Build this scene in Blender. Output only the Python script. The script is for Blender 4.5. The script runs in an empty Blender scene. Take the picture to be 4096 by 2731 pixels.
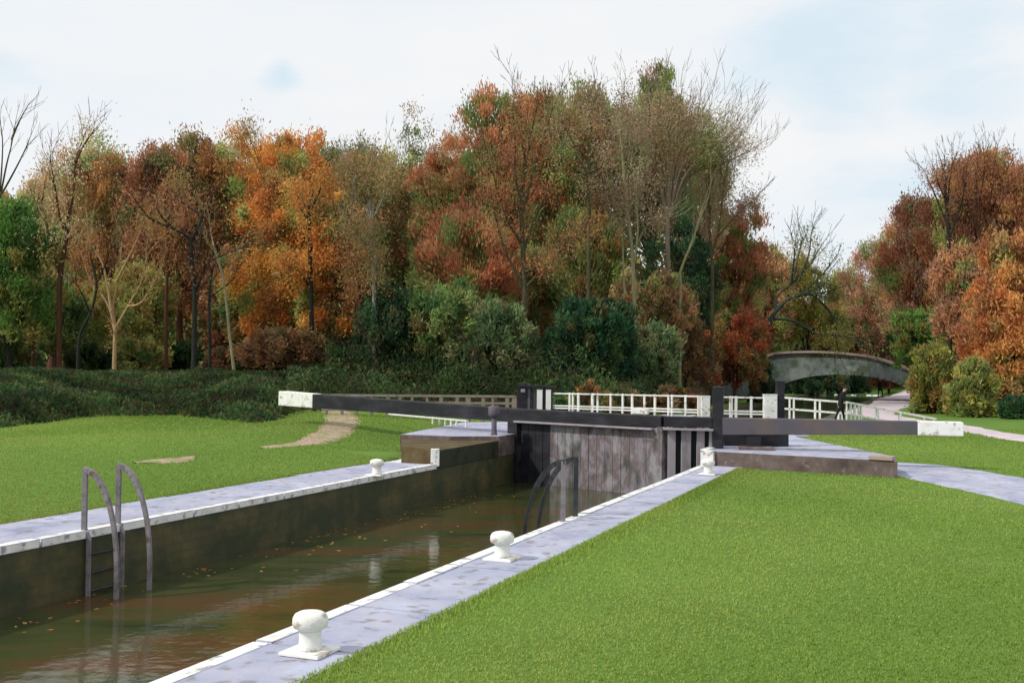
import bpy, math, random
import numpy as np
from mathutils import Vector, Matrix
R = math.radians
random.seed(7); rng = np.random.default_rng(7)
S = bpy.context.scene; COL = S.collection

# ------------------------------------------------------------ camera, sky, sun, exposure
EYE = 2.5; F = 2048 / math.tan(R(25)); HOR = 1450.0; ROLL = R(0.6)
PITCH = math.atan((HOR - 1365.5) / F)
cam = bpy.data.cameras.new('camera'); camo = bpy.data.objects.new('camera', cam); COL.objects.link(camo)
cam.sensor_width = 36; cam.lens = 18 / math.tan(R(25)); cam.clip_end = 3000; cam.clip_start = 0.05
camo.matrix_world = Matrix.Translation((0, 0, EYE)) @ Matrix.Rotation(R(90) + PITCH, 4, 'X') @ Matrix.Rotation(ROLL, 4, 'Z')
S.camera = camo
S.render.resolution_x = 1024; S.render.resolution_y = 682
S.view_settings.view_transform = 'Standard'; S.view_settings.look = 'None'
S.view_settings.exposure = 0.0; S.view_settings.gamma = 1.0

SUN_EL, SUN_AZ = R(42), R(-112)      # sun to the left, a little behind the painter (azimuth from +Y, clockwise)
W = bpy.data.worlds.new('World'); S.world = W; W.use_nodes = True
nt = W.node_tree; nt.nodes.clear()
def N(t, ty, **k):
    n = t.nodes.new(ty)
    for a, b in k.items(): setattr(n, a, b)
    return n
out = N(nt, 'ShaderNodeOutputWorld'); bg = N(nt, 'ShaderNodeBackground')
sky = N(nt, 'ShaderNodeTexSky', sky_type='NISHITA', sun_disc=False)
sky.sun_elevation = SUN_EL; sky.sun_rotation = SUN_AZ; sky.air_density = 1.0; sky.dust_density = 1.5
sc = N(nt, 'ShaderNodeMix', data_type='RGBA', blend_type='MIX')
tc = N(nt, 'ShaderNodeTexCoord'); mp = N(nt, 'ShaderNodeMapping'); mp.inputs['Scale'].default_value = (1.0, 1.0, 3.2)
mp.inputs['Location'].default_value = (0.75, 0.35, 0.35)
no = N(nt, 'ShaderNodeTexNoise'); no.inputs['Scale'].default_value = 1.9; no.inputs['Detail'].default_value = 7; no.inputs['Roughness'].default_value = 0.55
rp = N(nt, 'ShaderNodeValToRGB'); rp.color_ramp.elements[0].position = 0.36; rp.color_ramp.elements[1].position = 0.52
rp.color_ramp.elements[0].color = (0.93, 0.93, 0.93, 1); rp.color_ramp.elements[1].color = (0.97, 0.97, 0.97, 1)
no2 = N(nt, 'ShaderNodeTexNoise'); no2.inputs['Scale'].default_value = 5; no2.inputs['Detail'].default_value = 8
rp2 = N(nt, 'ShaderNodeValToRGB'); rp2.color_ramp.elements[0].position = 0.3; rp2.color_ramp.elements[1].position = 0.7
rp2.color_ramp.elements[0].color = (8.6, 9.1, 9.6, 1); rp2.color_ramp.elements[1].color = (9.4, 9.45, 9.5, 1)
nt.links.new(tc.outputs['Generated'], mp.inputs[0]); nt.links.new(mp.outputs[0], no.inputs[0]); nt.links.new(mp.outputs[0], no2.inputs[0])
nt.links.new(no.outputs[0], rp.inputs[0]); nt.links.new(no2.outputs[0], rp2.inputs[0])
nt.links.new(rp.outputs[0], sc.inputs[0]); nt.links.new(sky.outputs[0], sc.inputs[6])
nt.links.new(sc.outputs[2], bg.inputs[0]); bg.inputs[1].default_value = 0.10
nrm = N(nt, 'ShaderNodeVectorMath', operation='NORMALIZE'); nt.links.new(tc.outputs['Generated'], nrm.inputs[0])
last = None
for cdir, rad in (((.275, .93, .225), .20), ((.36, .90, .215), .17), ((-.20, .94, .25), .035), ((-.47, .86, .22), .10), ((.46, .86, .12), .12)):      # thin places of the cloud sheet, fixed in the sky
    l_ = math.sqrt(sum(c * c for c in cdir)); dn = N(nt, 'ShaderNodeVectorMath', operation='DISTANCE'); dn.inputs[1].default_value = tuple(c / l_ for c in cdir)
    nt.links.new(nrm.outputs[0], dn.inputs[0]); dv = N(nt, 'ShaderNodeMath', operation='DIVIDE'); nt.links.new(dn.outputs['Value'], dv.inputs[0]); dv.inputs[1].default_value = rad
    if last is None: last = dv.outputs[0]
    else: mn = N(nt, 'ShaderNodeMath', operation='MINIMUM'); nt.links.new(last, mn.inputs[0]); nt.links.new(dv.outputs[0], mn.inputs[1]); last = mn.outputs[0]
ad = N(nt, 'ShaderNodeMath', operation='MULTIPLY_ADD'); nt.links.new(no.outputs[0], ad.inputs[0]); ad.inputs[1].default_value = 2.4; nt.links.new(last, ad.inputs[2])
ad2 = N(nt, 'ShaderNodeMath', operation='MULTIPLY_ADD'); nt.links.new(no2.outputs[0], ad2.inputs[0]); ad2.inputs[1].default_value = 1.6; nt.links.new(ad.outputs[0], ad2.inputs[2])
sb = N(nt, 'ShaderNodeMath', operation='SUBTRACT'); nt.links.new(ad2.outputs[0], sb.inputs[0]); sb.inputs[1].default_value = .8
rb = N(nt, 'ShaderNodeValToRGB'); rb.color_ramp.elements[0].position = .62; rb.color_ramp.elements[1].position = 1.0; rb.color_ramp.interpolation = 'EASE'
mm = N(nt, 'ShaderNodeMath', operation='MULTIPLY'); nt.links.new(sb.outputs[0], mm.inputs[0]); mm.inputs[1].default_value = .5; nt.links.new(mm.outputs[0], rb.inputs[0])
bl = N(nt, 'ShaderNodeMix', data_type='RGBA'); nt.links.new(rb.outputs[0], bl.inputs[0]); bl.inputs[6].default_value = (6.9, 8.3, 9.3, 1); nt.links.new(rp2.outputs[0], bl.inputs[7]); nt.links.new(bl.outputs[2], sc.inputs[7])
nt.links.new(bg.outputs[0], out.inputs[0])
sl = bpy.data.lights.new('sun', 'SUN'); sl.energy = 2.9; sl.angle = R(3); sl.color = (1, 0.95, 0.87)
so = bpy.data.objects.new('sun', sl); COL.objects.link(so)
sd = Vector((math.sin(SUN_AZ) * math.cos(SUN_EL), math.cos(SUN_AZ) * math.cos(SUN_EL), math.sin(SUN_EL)))
so.rotation_euler = sd.to_track_quat('Z', 'Y').to_euler()

# ------------------------------------------------------------ plan geometry
def hor(px): return HOR + math.tan(ROLL) * (px - 2048)
def G(px, py, z=0.0):
    "the point of the level z seen at a place of the picture"
    u, v = px - 2048, py - 1365.5
    u2 = u * math.cos(ROLL) + v * math.sin(ROLL); v2 = -u * math.sin(ROLL) + v * math.cos(ROLL)
    dx, dy, dz = u2, F * math.cos(PITCH) + v2 * math.sin(PITCH), -v2 * math.cos(PITCH) + F * math.sin(PITCH)
    t = (z - EYE) / dz
    return Vector((dx * t, dy * t, z))
def D(px, d, py=None):
    "the point at distance d"
    u = px - 2048; y = 1365.5 if py is None else py
    v = y - 1365.5
    u2 = u * math.cos(ROLL) + v * math.sin(ROLL); v2 = -u * math.sin(ROLL) + v * math.cos(ROLL)
    dx, dy, dz = u2, F * math.cos(PITCH) + v2 * math.sin(PITCH), -v2 * math.cos(PITCH) + F * math.sin(PITCH)
    t = d / dy
    return Vector((dx * t, d, EYE + dz * t))
DIR = Vector((0.3705, 0.9288)).normalized(); NR = Vector((DIR.y, -DIR.x))
RP = Vector((-2.58, 8.81)); CW = 5.86                      # a point of the right edge; width of the chamber
CL, CR = 1.55, 1.0                                         # widths of the copings
def uw(x, y): v = Vector((x, y)) - RP; return v.dot(DIR), v.dot(NR)
def UW(u, w, z=0.0): p = RP + DIR * u + NR * w; return Vector((p.x, p.y, z))
def right_at(y): t = (y - RP.y) / DIR.y; return Vector((RP.x + DIR.x * t, y, 0))
def left_at(y): q = RP - NR * CW; t = (y - q.y) / DIR.y; return Vector((q.x + DIR.x * t, y, 0))
ROT = math.atan2(-DIR.x, DIR.y)                            # turn of the canal from +Y
WATER, POUND = -0.9, -0.12
UG = 20.6                                                  # along-canal position of the gates
def sm(t): t = np.clip(t, 0, 1); return t * t * (3 - 2 * t)
ES = [-3, -.6, -.466, -.36, -.307, -.239, -.214, -.19, -.1, 0, .05, 3]
EY = [28, 31, 33, 42, 42.5, 37, 39, 45, 49, 49, 48, 48]
def edge_y(x, y): return np.interp(x / np.maximum(y, 1), ES, EY)
def ht(x, y):
    x = np.asarray(x, float); y = np.asarray(y, float)
    w = (x - RP.x) * NR.x + (y - RP.y) * NR.y
    wl = -(w + CW)
    lawn = .34 * sm((wl - 2.2) / 7) + .05 * sm((wl - 4) / 3) * np.sin(x * .45 + 1.2) * np.cos(y * .21)
    t = y - edge_y(x, y)
    bank = 1.35 * sm(t / 13) * (1 - .6 * sm((x / np.maximum(y, 1) + .2) / .25)) * sm((wl - 3.0) / 5)
    hl = (lawn + bank) * (wl > 0)
    hr = 1.5 * sm((y - 60) / 22) * sm((w - 7) / 8) * (w > 0)
    hr = hr + .9 * sm((y - 90) / 20) * sm((w - 1) / 2) * (w > 0)
    far = (7 * sm((y - 112) / 70) + 14 * sm((y - 180) / 220))
    nz = .02 * np.sin(x * 1.3 + y * .7) * sm((np.abs(w + CW / 2) - 5) / 4)
    return hl + hr + far + nz
def HT(x, y): return float(ht(x, y))

# ------------------------------------------------------------ helpers
def tag(o, label=None, cat=None, group=None, kind=None):
    if label: o['label'] = label
    if cat: o['category'] = cat
    if group: o['group'] = group
    if kind: o['kind'] = kind
    return o
def thing(name, label, cat, loc=(0, 0, 0), rz=0, group=None):
    o = bpy.data.objects.new(name, None); COL.objects.link(o)
    o.location = loc; o.rotation_euler = (0, 0, rz); o.empty_display_size = .2
    return tag(o, label, cat, group)
def link(name, me, parent=None, world=False):
    o = bpy.data.objects.new(name, me); COL.objects.link(o)
    if parent:
        o.parent = parent
        if world:                                        # geometry was written in world places
            m = Matrix.Translation(parent.location) @ Matrix.Rotation(parent.rotation_euler.z, 4, 'Z')
            if parent.parent: m = (Matrix.Translation(parent.parent.location) @ Matrix.Rotation(parent.parent.rotation_euler.z, 4, 'Z')) @ m
            me.transform(m.inverted())
    return o
class MB:
    def __init__(s): s.v = []; s.f = []; s.m = []; s.uv = None
    def add(s, vs, fs, mi=0):
        b = len(s.v); s.v += [tuple(v) for v in vs]; s.f += [tuple(i + b for i in f) for f in fs]; s.m += [mi] * len(fs); return s
    def box(s, c, sz, rz=0, mi=0, taper=1.0, jit=0):
        c = Vector(c); hx, hy, hz = sz[0] / 2, sz[1] / 2, sz[2] / 2; vs = []
        for k in (-1, 1):
            q = 1 if k < 0 else taper
            for a, b in ((-1, -1), (1, -1), (1, 1), (-1, 1)):
                x, y = a * hx * q, b * hy * q
                vs.append((c.x + x * math.cos(rz) - y * math.sin(rz) + random.uniform(-jit, jit), c.y + x * math.sin(rz) + y * math.cos(rz) + random.uniform(-jit, jit), c.z + k * hz + random.uniform(-jit, jit)))
        return s.add(vs, [(3, 2, 1, 0), (4, 5, 6, 7), (0, 1, 5, 4), (1, 2, 6, 5), (2, 3, 7, 6), (3, 0, 4, 7)], mi)
    def bar(s, a, b, w, h, mi=0, w2=None, h2=None):
        "a bar of width w and height h whose centre line runs from a to b"
        a, b = Vector(a), Vector(b); t = (b - a).normalized(); up = Vector((0, 0, 1)) if abs(t.z) < .9 else Vector((0, 1, 0))
        sd = t.cross(up).normalized(); up = sd.cross(t); vs = []
        for p, ww, hh in ((a, w, h), (b, w2 or w, h2 or h)):
            for i, j in ((-1, -1), (1, -1), (1, 1), (-1, 1)): vs.append(p + sd * (i * ww / 2) + up * (j * hh / 2))
        return s.add(vs, [(0, 1, 2, 3), (7, 6, 5, 4), (0, 4, 5, 1), (1, 5, 6, 2), (2, 6, 7, 3), (3, 7, 4, 0)], mi)
    def tube(s, pts, rad, n=6, mi=0, cap=True, flat=None):
        pts = [Vector(p) for p in pts]; b = len(s.v); k = len(pts); pn = None
        for i, p in enumerate(pts):
            t = (pts[min(i + 1, k - 1)] - pts[max(i - 1, 0)]).normalized()
            if pn is None: pn = t.orthogonal().normalized()
            pn = (pn - t * pn.dot(t)).normalized(); bn = t.cross(pn)
            r = rad[i] if hasattr(rad, '__len__') else rad
            for j in range(n):
                a = 2 * math.pi * (j + .5) / n
                s.v.append(tuple(p + pn * (math.cos(a) * r) + bn * (math.sin(a) * r)))
        for i in range(k - 1):
            for j in range(n):
                j2 = (j + 1) % n
                s.f.append((b + i * n + j, b + i * n + j2, b + (i + 1) * n + j2, b + (i + 1) * n + j)); s.m.append(mi)
        if cap:
            s.f.append(tuple(b + j for j in range(n))[::-1]); s.m.append(mi)
            s.f.append(tuple(b + (k - 1) * n + j for j in range(n))); s.m.append(mi)
        return s
    def lathe(s, prof, c=(0, 0, 0), n=28, mi=0):
        b = len(s.v); c = Vector(c)
        for r, z in prof:
            for j in range(n):
                a = 2 * math.pi * j / n; s.v.append((c.x + r * math.cos(a), c.y + r * math.sin(a), c.z + z))
        for i in range(len(prof) - 1):
            for j in range(n):
                j2 = (j + 1) % n
                s.f.append((b + i * n + j, b + i * n + j2, b + (i + 1) * n + j2, b + (i + 1) * n + j)); s.m.append(mi)
        s.f.append(tuple(b + j for j in range(n))[::-1]); s.m.append(mi)
        s.f.append(tuple(b + (len(prof) - 1) * n + j for j in range(n))); s.m.append(mi)
        return s
    def prism(s, poly, z0, z1, mi=0, mtop=None):
        n = len(poly); z0s = z0 if hasattr(z0, '__len__') else [z0] * n; z1s = z1 if hasattr(z1, '__len__') else [z1] * n
        vs = [(p[0], p[1], z0s[i]) for i, p in enumerate(poly)] + [(p[0], p[1], z1s[i]) for i, p in enumerate(poly)]
        s.add(vs, [tuple(range(n))[::-1]] + [(i, (i + 1) % n, (i + 1) % n + n, i + n) for i in range(n)], mi)
        b = len(s.v) - 2 * n
        s.f.append(tuple(b + n + i for i in range(n))); s.m.append(mi if mtop is None else mtop)
        return s
    def build(s, name, mats, parent=None, world=False, bevel=0, smooth=False):
        me = bpy.data.meshes.new(name); me.from_pydata(s.v, [], s.f)
        for m in (mats if isinstance(mats, (list, tuple)) else [mats]): me.materials.append(m)
        me.polygons.foreach_set('material_index', s.m)
        if smooth: me.polygons.foreach_set('use_smooth', [True] * len(s.f))
        me.update()
        if bevel:
            import bmesh
            bm = bmesh.new(); bm.from_mesh(me); bmesh.ops.recalc_face_normals(bm, faces=bm.faces)
            ed = [e for e in bm.edges if len(e.link_faces) == 2 and e.calc_face_angle(0) > R(30)]
            bmesh.ops.bevel(bm, geom=ed, offset=bevel, segments=2, affect='EDGES', profile=.6, clamp_overlap=True)
            bm.to_mesh(me); bm.free()
        return link(name, me, parent, world)

# ------------------------------------------------------------ materials
def lin(c):
    c = [x / 255 for x in c]
    return tuple(x / 12.92 if x <= .04045 else ((x + .055) / 1.055) ** 2.4 for x in c)
def mat(name, stops, scale=3, detail=6, rough=.8, bump=.3, bscale=None, stretch=(1, 1, 1), coord='Object', pos=None, spec=.3, dist=.01, second=None):
    m = bpy.data.materials.new(name); m.use_nodes = True; t = m.node_tree; b = t.nodes['Principled BSDF']
    c = N(t, 'ShaderNodeTexCoord'); mp = N(t, 'ShaderNodeMapping'); mp.inputs['Scale'].default_value = stretch
    t.links.new(c.outputs[coord], mp.inputs[0])
    n = N(t, 'ShaderNodeTexNoise'); n.inputs['Scale'].default_value = scale; n.inputs['Detail'].default_value = detail; n.inputs['Roughness'].default_value = .62
    t.links.new(mp.outputs[0], n.inputs[0])
    r = N(t, 'ShaderNodeValToRGB'); e = r.color_ramp.elements
    k = len(stops); pos = pos or [.3 + .4 * i / max(k - 1, 1) for i in range(k)]
    while len(e) < k: e.new(.5)
    for i in range(k): e[i].position = pos[i]; e[i].color = (*stops[i], 1)
    t.links.new(n.outputs[0], r.inputs[0]); last = r.outputs[0]
    if second:                                            # (colour, scale, threshold, strength): stains with a shape of their own
        n3 = N(t, 'ShaderNodeTexNoise'); n3.inputs['Scale'].default_value = second[1]; n3.inputs['Detail'].default_value = 8
        t.links.new(mp.outputs[0], n3.inputs[0])
        r3 = N(t, 'ShaderNodeValToRGB'); r3.color_ramp.elements[0].position = second[2]; r3.color_ramp.elements[1].position = second[2] + .1
        r3.color_ramp.elements[1].color = (second[3],) * 3 + (1,)
        t.links.new(n3.outputs[0], r3.inputs[0])
        mx = N(t, 'ShaderNodeMix', data_type='RGBA'); t.links.new(r3.outputs[0], mx.inputs[0]); t.links.new(last, mx.inputs[6]); mx.inputs[7].default_value = (*second[0], 1)
        last = mx.outputs[2]
    t.links.new(last, b.inputs['Base Color'])
    b.inputs['Roughness'].default_value = rough; b.inputs['Specular IOR Level'].default_value = spec
    if bump:
        n2 = N(t, 'ShaderNodeTexNoise'); n2.inputs['Scale'].default_value = bscale or scale * 6; n2.inputs['Detail'].default_value = 6
        t.links.new(mp.outputs[0], n2.inputs[0])
        bp = N(t, 'ShaderNodeBump'); bp.inputs['Strength'].default_value = bump; bp.inputs['Distance'].default_value = dist
        t.links.new(n2.outputs[0], bp.inputs['Height']); t.links.new(bp.outputs[0], b.inputs['Normal'])
    return m
def q(*c): return lin(c)
M = {}
M['grass'] = mat('lawn_grass', [q(84, 114, 48), q(92, 122, 53), q(98, 127, 56), q(108, 130, 66)], scale=.22, detail=9, rough=.9, bump=.25, bscale=30, dist=.02, spec=.1, second=(q(88, 114, 50), .5, .5, .5))
M['paving'] = mat('sky_tinted_stone', [q(134, 136, 158), q(158, 162, 184), q(172, 172, 188), q(176, 186, 210)], scale=1.1, detail=9, rough=.75, bump=.5, bscale=22, second=(q(122, 118, 112), 5, .56, .7))  # the sky's cool tint is put into the paving colours
M['path'] = mat('gravel_path', [q(176, 160, 168), q(196, 182, 188), q(204, 192, 200)], scale=1.5, rough=.9, bump=.7, bscale=40, second=(q(110, 120, 80), 2.3, .60, .7))
M['earth'] = mat('worn_earth', [q(150, 125, 110), q(176, 150, 136), q(160, 140, 110)], scale=2, rough=.95, bump=.7, bscale=30, second=(q(110, 135, 66), 3.2, .52, .95))
M['white'] = mat('white_paint', [q(208, 208, 200), q(228, 228, 224), q(236, 236, 234)], scale=3, rough=.55, bump=.3, bscale=26, second=(q(140, 122, 100), 8, .57, .7))
M['whiteedge'] = mat('white_edge_paint', [q(205, 204, 196), q(226, 226, 222), q(236, 236, 234)], scale=4, rough=.65, bump=.4, bscale=22, second=(q(136, 134, 138), 6, .56, .85))
M['black'] = mat('black_tarred_wood', [q(22, 22, 26), q(34, 34, 40), q(50, 50, 58)], scale=4, stretch=(.4, .4, 1), rough=.55, bump=.5, bscale=18)
M['beam'] = mat('weathered_beam', [q(62, 62, 74), q(84, 80, 92), q(92, 84, 84), q(104, 92, 86)], scale=.8, rough=.7, bump=.5, bscale=24, second=(q(62, 80, 74), 1.1, .56, .6))
M['steel'] = mat('grey_iron', [q(96, 92, 96), q(128, 122, 126), q(142, 136, 138)], scale=6, rough=.5, bump=.3, bscale=40, second=(q(84, 56, 44), 7, .58, .7))
M['darksteel'] = mat('dark_iron', [q(34, 36, 44), q(50, 54, 60), q(66, 72, 70)], scale=6, rough=.45, bump=.3, bscale=40, second=(q(64, 46, 40), 7, .6, .6))
M['gate'] = mat('wet_gate_planks', [q(50, 50, 48), q(98, 92, 98), q(136, 130, 138), q(104, 92, 92), q(146, 144, 148), q(118, 116, 112)], scale=.9, stretch=(1, 1, .5), pos=[.34, .42, .48, .53, .6, .68], detail=9, rough=.5, bump=.6, bscale=16, second=(q(58, 64, 54), 2.2, .54, .7))
M['board'] = mat('pale_gate_boards', [q(128, 122, 130), q(150, 142, 150), q(158, 152, 160)], scale=2, stretch=(1, 1, .3), rough=.6, bump=.4, bscale=16, second=(q(90, 92, 84), 3, .6, .6))
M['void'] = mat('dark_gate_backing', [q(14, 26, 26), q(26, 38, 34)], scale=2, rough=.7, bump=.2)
M['stone'] = mat('brown_step_stone', [q(76, 64, 62), q(100, 86, 82), q(124, 112, 112)], scale=2.4, rough=.85, bump=.6, bscale=14, second=(q(140, 132, 136), 4, .60, .6))
M['ochre'] = mat('ochre_stone', [q(64, 54, 34), q(84, 70, 42), q(98, 86, 58)], scale=2, rough=.85, bump=.5, bscale=14)
M['tstone'] = mat('mauve_iron', [q(80, 74, 86), q(104, 96, 106)], scale=3, rough=.7, bump=.3)
M['fence'] = mat('shaded_rail_paint', [q(112, 102, 94), q(138, 128, 120)], scale=3, rough=.8, bump=.3, second=(q(90, 84, 66), 5, .55, .7))  # white railing whose shade is put into the grey-brown colour
M['bridge'] = mat('bridge_stone', [q(84, 94, 88), q(112, 122, 118), q(134, 140, 136)], scale=.9, rough=.9, bump=.7, bscale=6, second=(q(70, 84, 56), 1.2, .52, .8), dist=.04)
M['parapet'] = mat('bridge_parapet_stone', [q(140, 116, 104), q(166, 146, 138), q(150, 134, 120)], scale=1.2, rough=.9, bump=.4, bscale=8)
M['coat'] = mat('dark_coat_cloth', [q(18, 20, 20), q(30, 32, 32)], scale=12, rough=.9, bump=.2)
M['skin'] = mat('skin', [q(190, 145, 125), q(205, 160, 138)], scale=20, rough=.6, bump=0)
M['hair'] = mat('dark_hair', [q(24, 20, 18), q(40, 32, 28)], scale=40, rough=.7, bump=.3)
def bark(name, a, b): return mat(name, [q(*a), q(*b)], scale=3, stretch=(3, 3, .6), rough=.9, bump=.8, bscale=14, dist=.03)
BK = dict(tan=bark('tan_bark', (150, 124, 86), (186, 160, 116)), dark=bark('dark_bark', (28, 32, 28), (48, 50, 42)), brown=bark('brown_bark', (66, 42, 28), (92, 62, 42)),
          pale=bark('pale_olive_bark', (120, 116, 84), (150, 146, 112)), grey=bark('grey_bark', (110, 112, 110), (146, 148, 144)), olive=bark('olive_bark', (62, 60, 42), (92, 88, 62)),
          red=bark('reddish_bark', (84, 44, 40), (104, 60, 54)), teal=bark('blue_green_bark', (34, 54, 48), (54, 74, 66)), twig=bark('beige_twigs', (104, 90, 76), (140, 126, 108)))
def foliage(name, trans=.28):
    m = bpy.data.materials.new(name); m.use_nodes = True; t = m.node_tree; b = t.nodes['Principled BSDF']
    a = N(t, 'ShaderNodeVertexColor'); a.layer_name = 'Col'
    t.links.new(a.outputs[0], b.inputs['Base Color']); b.inputs['Roughness'].default_value = .8; b.inputs['Specular IOR Level'].default_value = .12
    tr = N(t, 'ShaderNodeBsdfTranslucent'); t.links.new(a.outputs[0], tr.inputs[0])
    mx = N(t, 'ShaderNodeMixShader'); mx.inputs[0].default_value = trans
    t.links.new(b.outputs[0], mx.inputs[1]); t.links.new(tr.outputs[0], mx.inputs[2]); t.links.new(mx.outputs[0], t.nodes['Material Output'].inputs[0])
    return m
M['leaf'] = foliage('autumn_leaves', .4); M['blade'] = foliage('grass_blades', .35)
def brickmat():
    m = bpy.data.materials.new('lock_wall_masonry'); m.use_nodes = True; t = m.node_tree; b = t.nodes['Principled BSDF']
    uvn = N(t, 'ShaderNodeUVMap'); uvn.uv_map = 'UV'
    br = N(t, 'ShaderNodeTexBrick'); br.inputs['Scale'].default_value = 1; br.inputs['Brick Width'].default_value = .46; br.inputs['Row Height'].default_value = .15
    br.inputs['Mortar Size'].default_value = .018; br.inputs['Color1'].default_value = (*q(94, 88, 50), 1); br.inputs['Color2'].default_value = (*q(98, 82, 50), 1); br.inputs['Mortar'].default_value = (*q(84, 78, 48), 1)
    t.links.new(uvn.outputs[0], br.inputs[0])
    n = N(t, 'ShaderNodeTexNoise'); n.inputs['Scale'].default_value = 1.1; n.inputs['Detail'].default_value = 10; n.inputs['Roughness'].default_value = .7
    t.links.new(uvn.outputs[0], n.inputs[0])
    r = N(t, 'ShaderNodeValToRGB'); r.color_ramp.elements[0].position = .34; r.color_ramp.elements[1].position = .56
    t.links.new(n.outputs[0], r.inputs[0])
    mx = N(t, 'ShaderNodeMix', data_type='RGBA'); t.links.new(r.outputs[0], mx.inputs[0]); t.links.new(br.outputs[0], mx.inputs[6]); mx.inputs[7].default_value = (*q(50, 58, 34), 1)
    t.links.new(mx.outputs[2], b.inputs['Base Color']); b.inputs['Roughness'].default_value = .6
    bp = N(t, 'ShaderNodeBump'); bp.inputs['Strength'].default_value = .6; bp.inputs['Distance'].default_value = .02
    t.links.new(mx.outputs[2], bp.inputs['Height']); t.links.new(bp.outputs[0], b.inputs['Normal'])
    return m
M['wall'] = brickmat()
def watermat():
    m = bpy.data.materials.new('canal_water'); m.use_nodes = True; t = m.node_tree; b = t.nodes['Principled BSDF']
    b.inputs['Base Color'].default_value = (.030, .030, .013, 1); b.inputs['Roughness'].default_value = .05; b.inputs['IOR'].default_value = 1.3
    c = N(t, 'ShaderNodeTexCoord'); n = N(t, 'ShaderNodeTexNoise'); n.inputs['Scale'].default_value = 3.4; n.inputs['Detail'].default_value = 6
    n2 = N(t, 'ShaderNodeTexNoise'); n2.inputs['Scale'].default_value = .55; n2.inputs['Detail'].default_value = 9
    t.links.new(c.outputs['Object'], n.inputs[0]); mq = N(t, 'ShaderNodeMapping'); mq.inputs['Rotation'].default_value = (0, 0, -ROT + 1.57); mq.inputs['Scale'].default_value = (.55, 2.2, 1); t.links.new(c.outputs['Object'], mq.inputs[0]); t.links.new(mq.outputs[0], n2.inputs[0])
    bp = N(t, 'ShaderNodeBump'); bp.inputs['Strength'].default_value = .32; bp.inputs['Distance'].default_value = .02
    t.links.new(n.outputs[0], bp.inputs['Height']); t.links.new(bp.outputs[0], b.inputs['Normal'])
    r = N(t, 'ShaderNodeValToRGB'); r.color_ramp.elements[0].position = .35; r.color_ramp.elements[1].position = .65
    r.color_ramp.elements[0].color = (.022, .032, .011, 1); r.color_ramp.elements[1].color = (.082, .046, .018, 1); e_ = r.color_ramp.elements.new(.5); e_.color = (.048, .056, .018, 1)
    t.links.new(n2.outputs[0], r.inputs[0]); t.links.new(r.outputs[0], b.inputs['Base Color'])
    return m
M['water'] = watermat()

# ------------------------------------------------------------ ground, water, walls, copings, paths
def ground_sheet():
    us = np.concatenate([np.arange(-26, 60, .5), np.arange(60, 130, 1.5), np.arange(130, 420, 12), [700, 1400]])
    wr = np.concatenate([[CR], np.arange(1.5, 25, .6), np.arange(25, 80, 3), [100, 150, 250, 500, 1000]])
    wlv = -CW - np.concatenate([[CL], np.arange(2.1, 34, .5), np.arange(34, 90, 3), [110, 160, 260, 500, 1000]])
    V = []; Fc = []
    def grid(us, ws, wf=None):
        b = len(V); 
        for u in us:
            for w in ws:
                p = UW(u, w); z = HT(p.x, p.y)
                V.append((p.x, p.y, z))
        k = len(ws)
        for i in range(len(us) - 1):
            for j in range(k - 1):
                f = (b + i * k + j, b + i * k + j + 1, b + (i + 1) * k + j + 1, b + (i + 1) * k + j)
                Fc.append(f)
    grid(us, wr); grid(us, wlv[::-1])
    # beyond the bridge the canal turns away: the ground closes
    grid(us[us >= 94], np.array([-CW - CL, -CW / 2, CR]))
    back = np.array([-1400, -500, -150, -60, -26.0])
    grid(back, np.array([-1007, -300, -100, -40, -CW - CL])); grid(back, np.array([-CW - CL, CR])); grid(back, np.array([CR, 40, 100, 300, 1000]))
    me = bpy.data.meshes.new('ground'); me.from_pydata(V, [], Fc); me.materials.append(M['grass'])
    me.polygons.foreach_set('use_smooth', [True] * len(Fc)); me.update()
    return tag(link('ground', me), kind='structure')
ground_sheet()

def quad_obj(name, pts, m, kind='structure'):
    mb = MB(); mb.add(pts, [(0, 1, 2, 3)]); return tag(mb.build(name, m), kind=kind)
quad_obj('water', [UW(-26, -CW - .3, WATER), UW(-26, .3, WATER), UW(UG + 5, .3, WATER), UW(UG + 5, -CW - .3, WATER)], M['water'])
quad_obj('water', [UW(UG + 4.0, -CW - .3, POUND), UW(UG + .5, .3, POUND), UW(94.5, .3, POUND), UW(94.5, -CW - .3, POUND)], M['water'])

def wall_obj(name, a, b, z0, z1, t, label):
    "t = thickness vector away from the water"
    mb = MB(); t = Vector((t.x, t.y, 0)); a = Vector((a.x, a.y, 0)); b = Vector((b.x, b.y, 0))
    zs = Vector((0, 0, z0)); ze = Vector((0, 0, z1))
    vs = [a + zs, b + zs, b + ze, a + ze, a + t + zs, b + t + zs, b + t + ze, a + t + ze]
    mb.add(vs, [(0, 1, 2, 3), (7, 6, 5, 4), (3, 2, 6, 7), (0, 4, 5, 1), (1, 5, 6, 2), (0, 3, 7, 4)])
    o = mb.build(name, M['wall']); me = o.data; uvl = me.uv_layers.new(name='UV'); d = (b - a).normalized()
    for lp in me.loops:
        v = me.vertices[lp.vertex_index].co; uvl.data[lp.index].uv = ((v - a).dot(d) + v.dot(t) * .0, v.z)
    return tag(o, label, 'wall')
wall_obj('lock_wall', UW(-26, -CW), UW(46, -CW), -2.2, -.07, -NR * .9, 'mossy masonry wall of the lock chamber under the left coping')
wall_obj('lock_wall', UW(-26, 0), UW(46, 0), -2.2, -.07, NR * .9, 'masonry wall of the lock chamber below the near right coping')
wall_obj('canal_bank_wall', UW(46.01, -CW), UW(112, -CW), -2.2, .0, -NR * .9, 'low bank wall along the far side of the upper canal')
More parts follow.
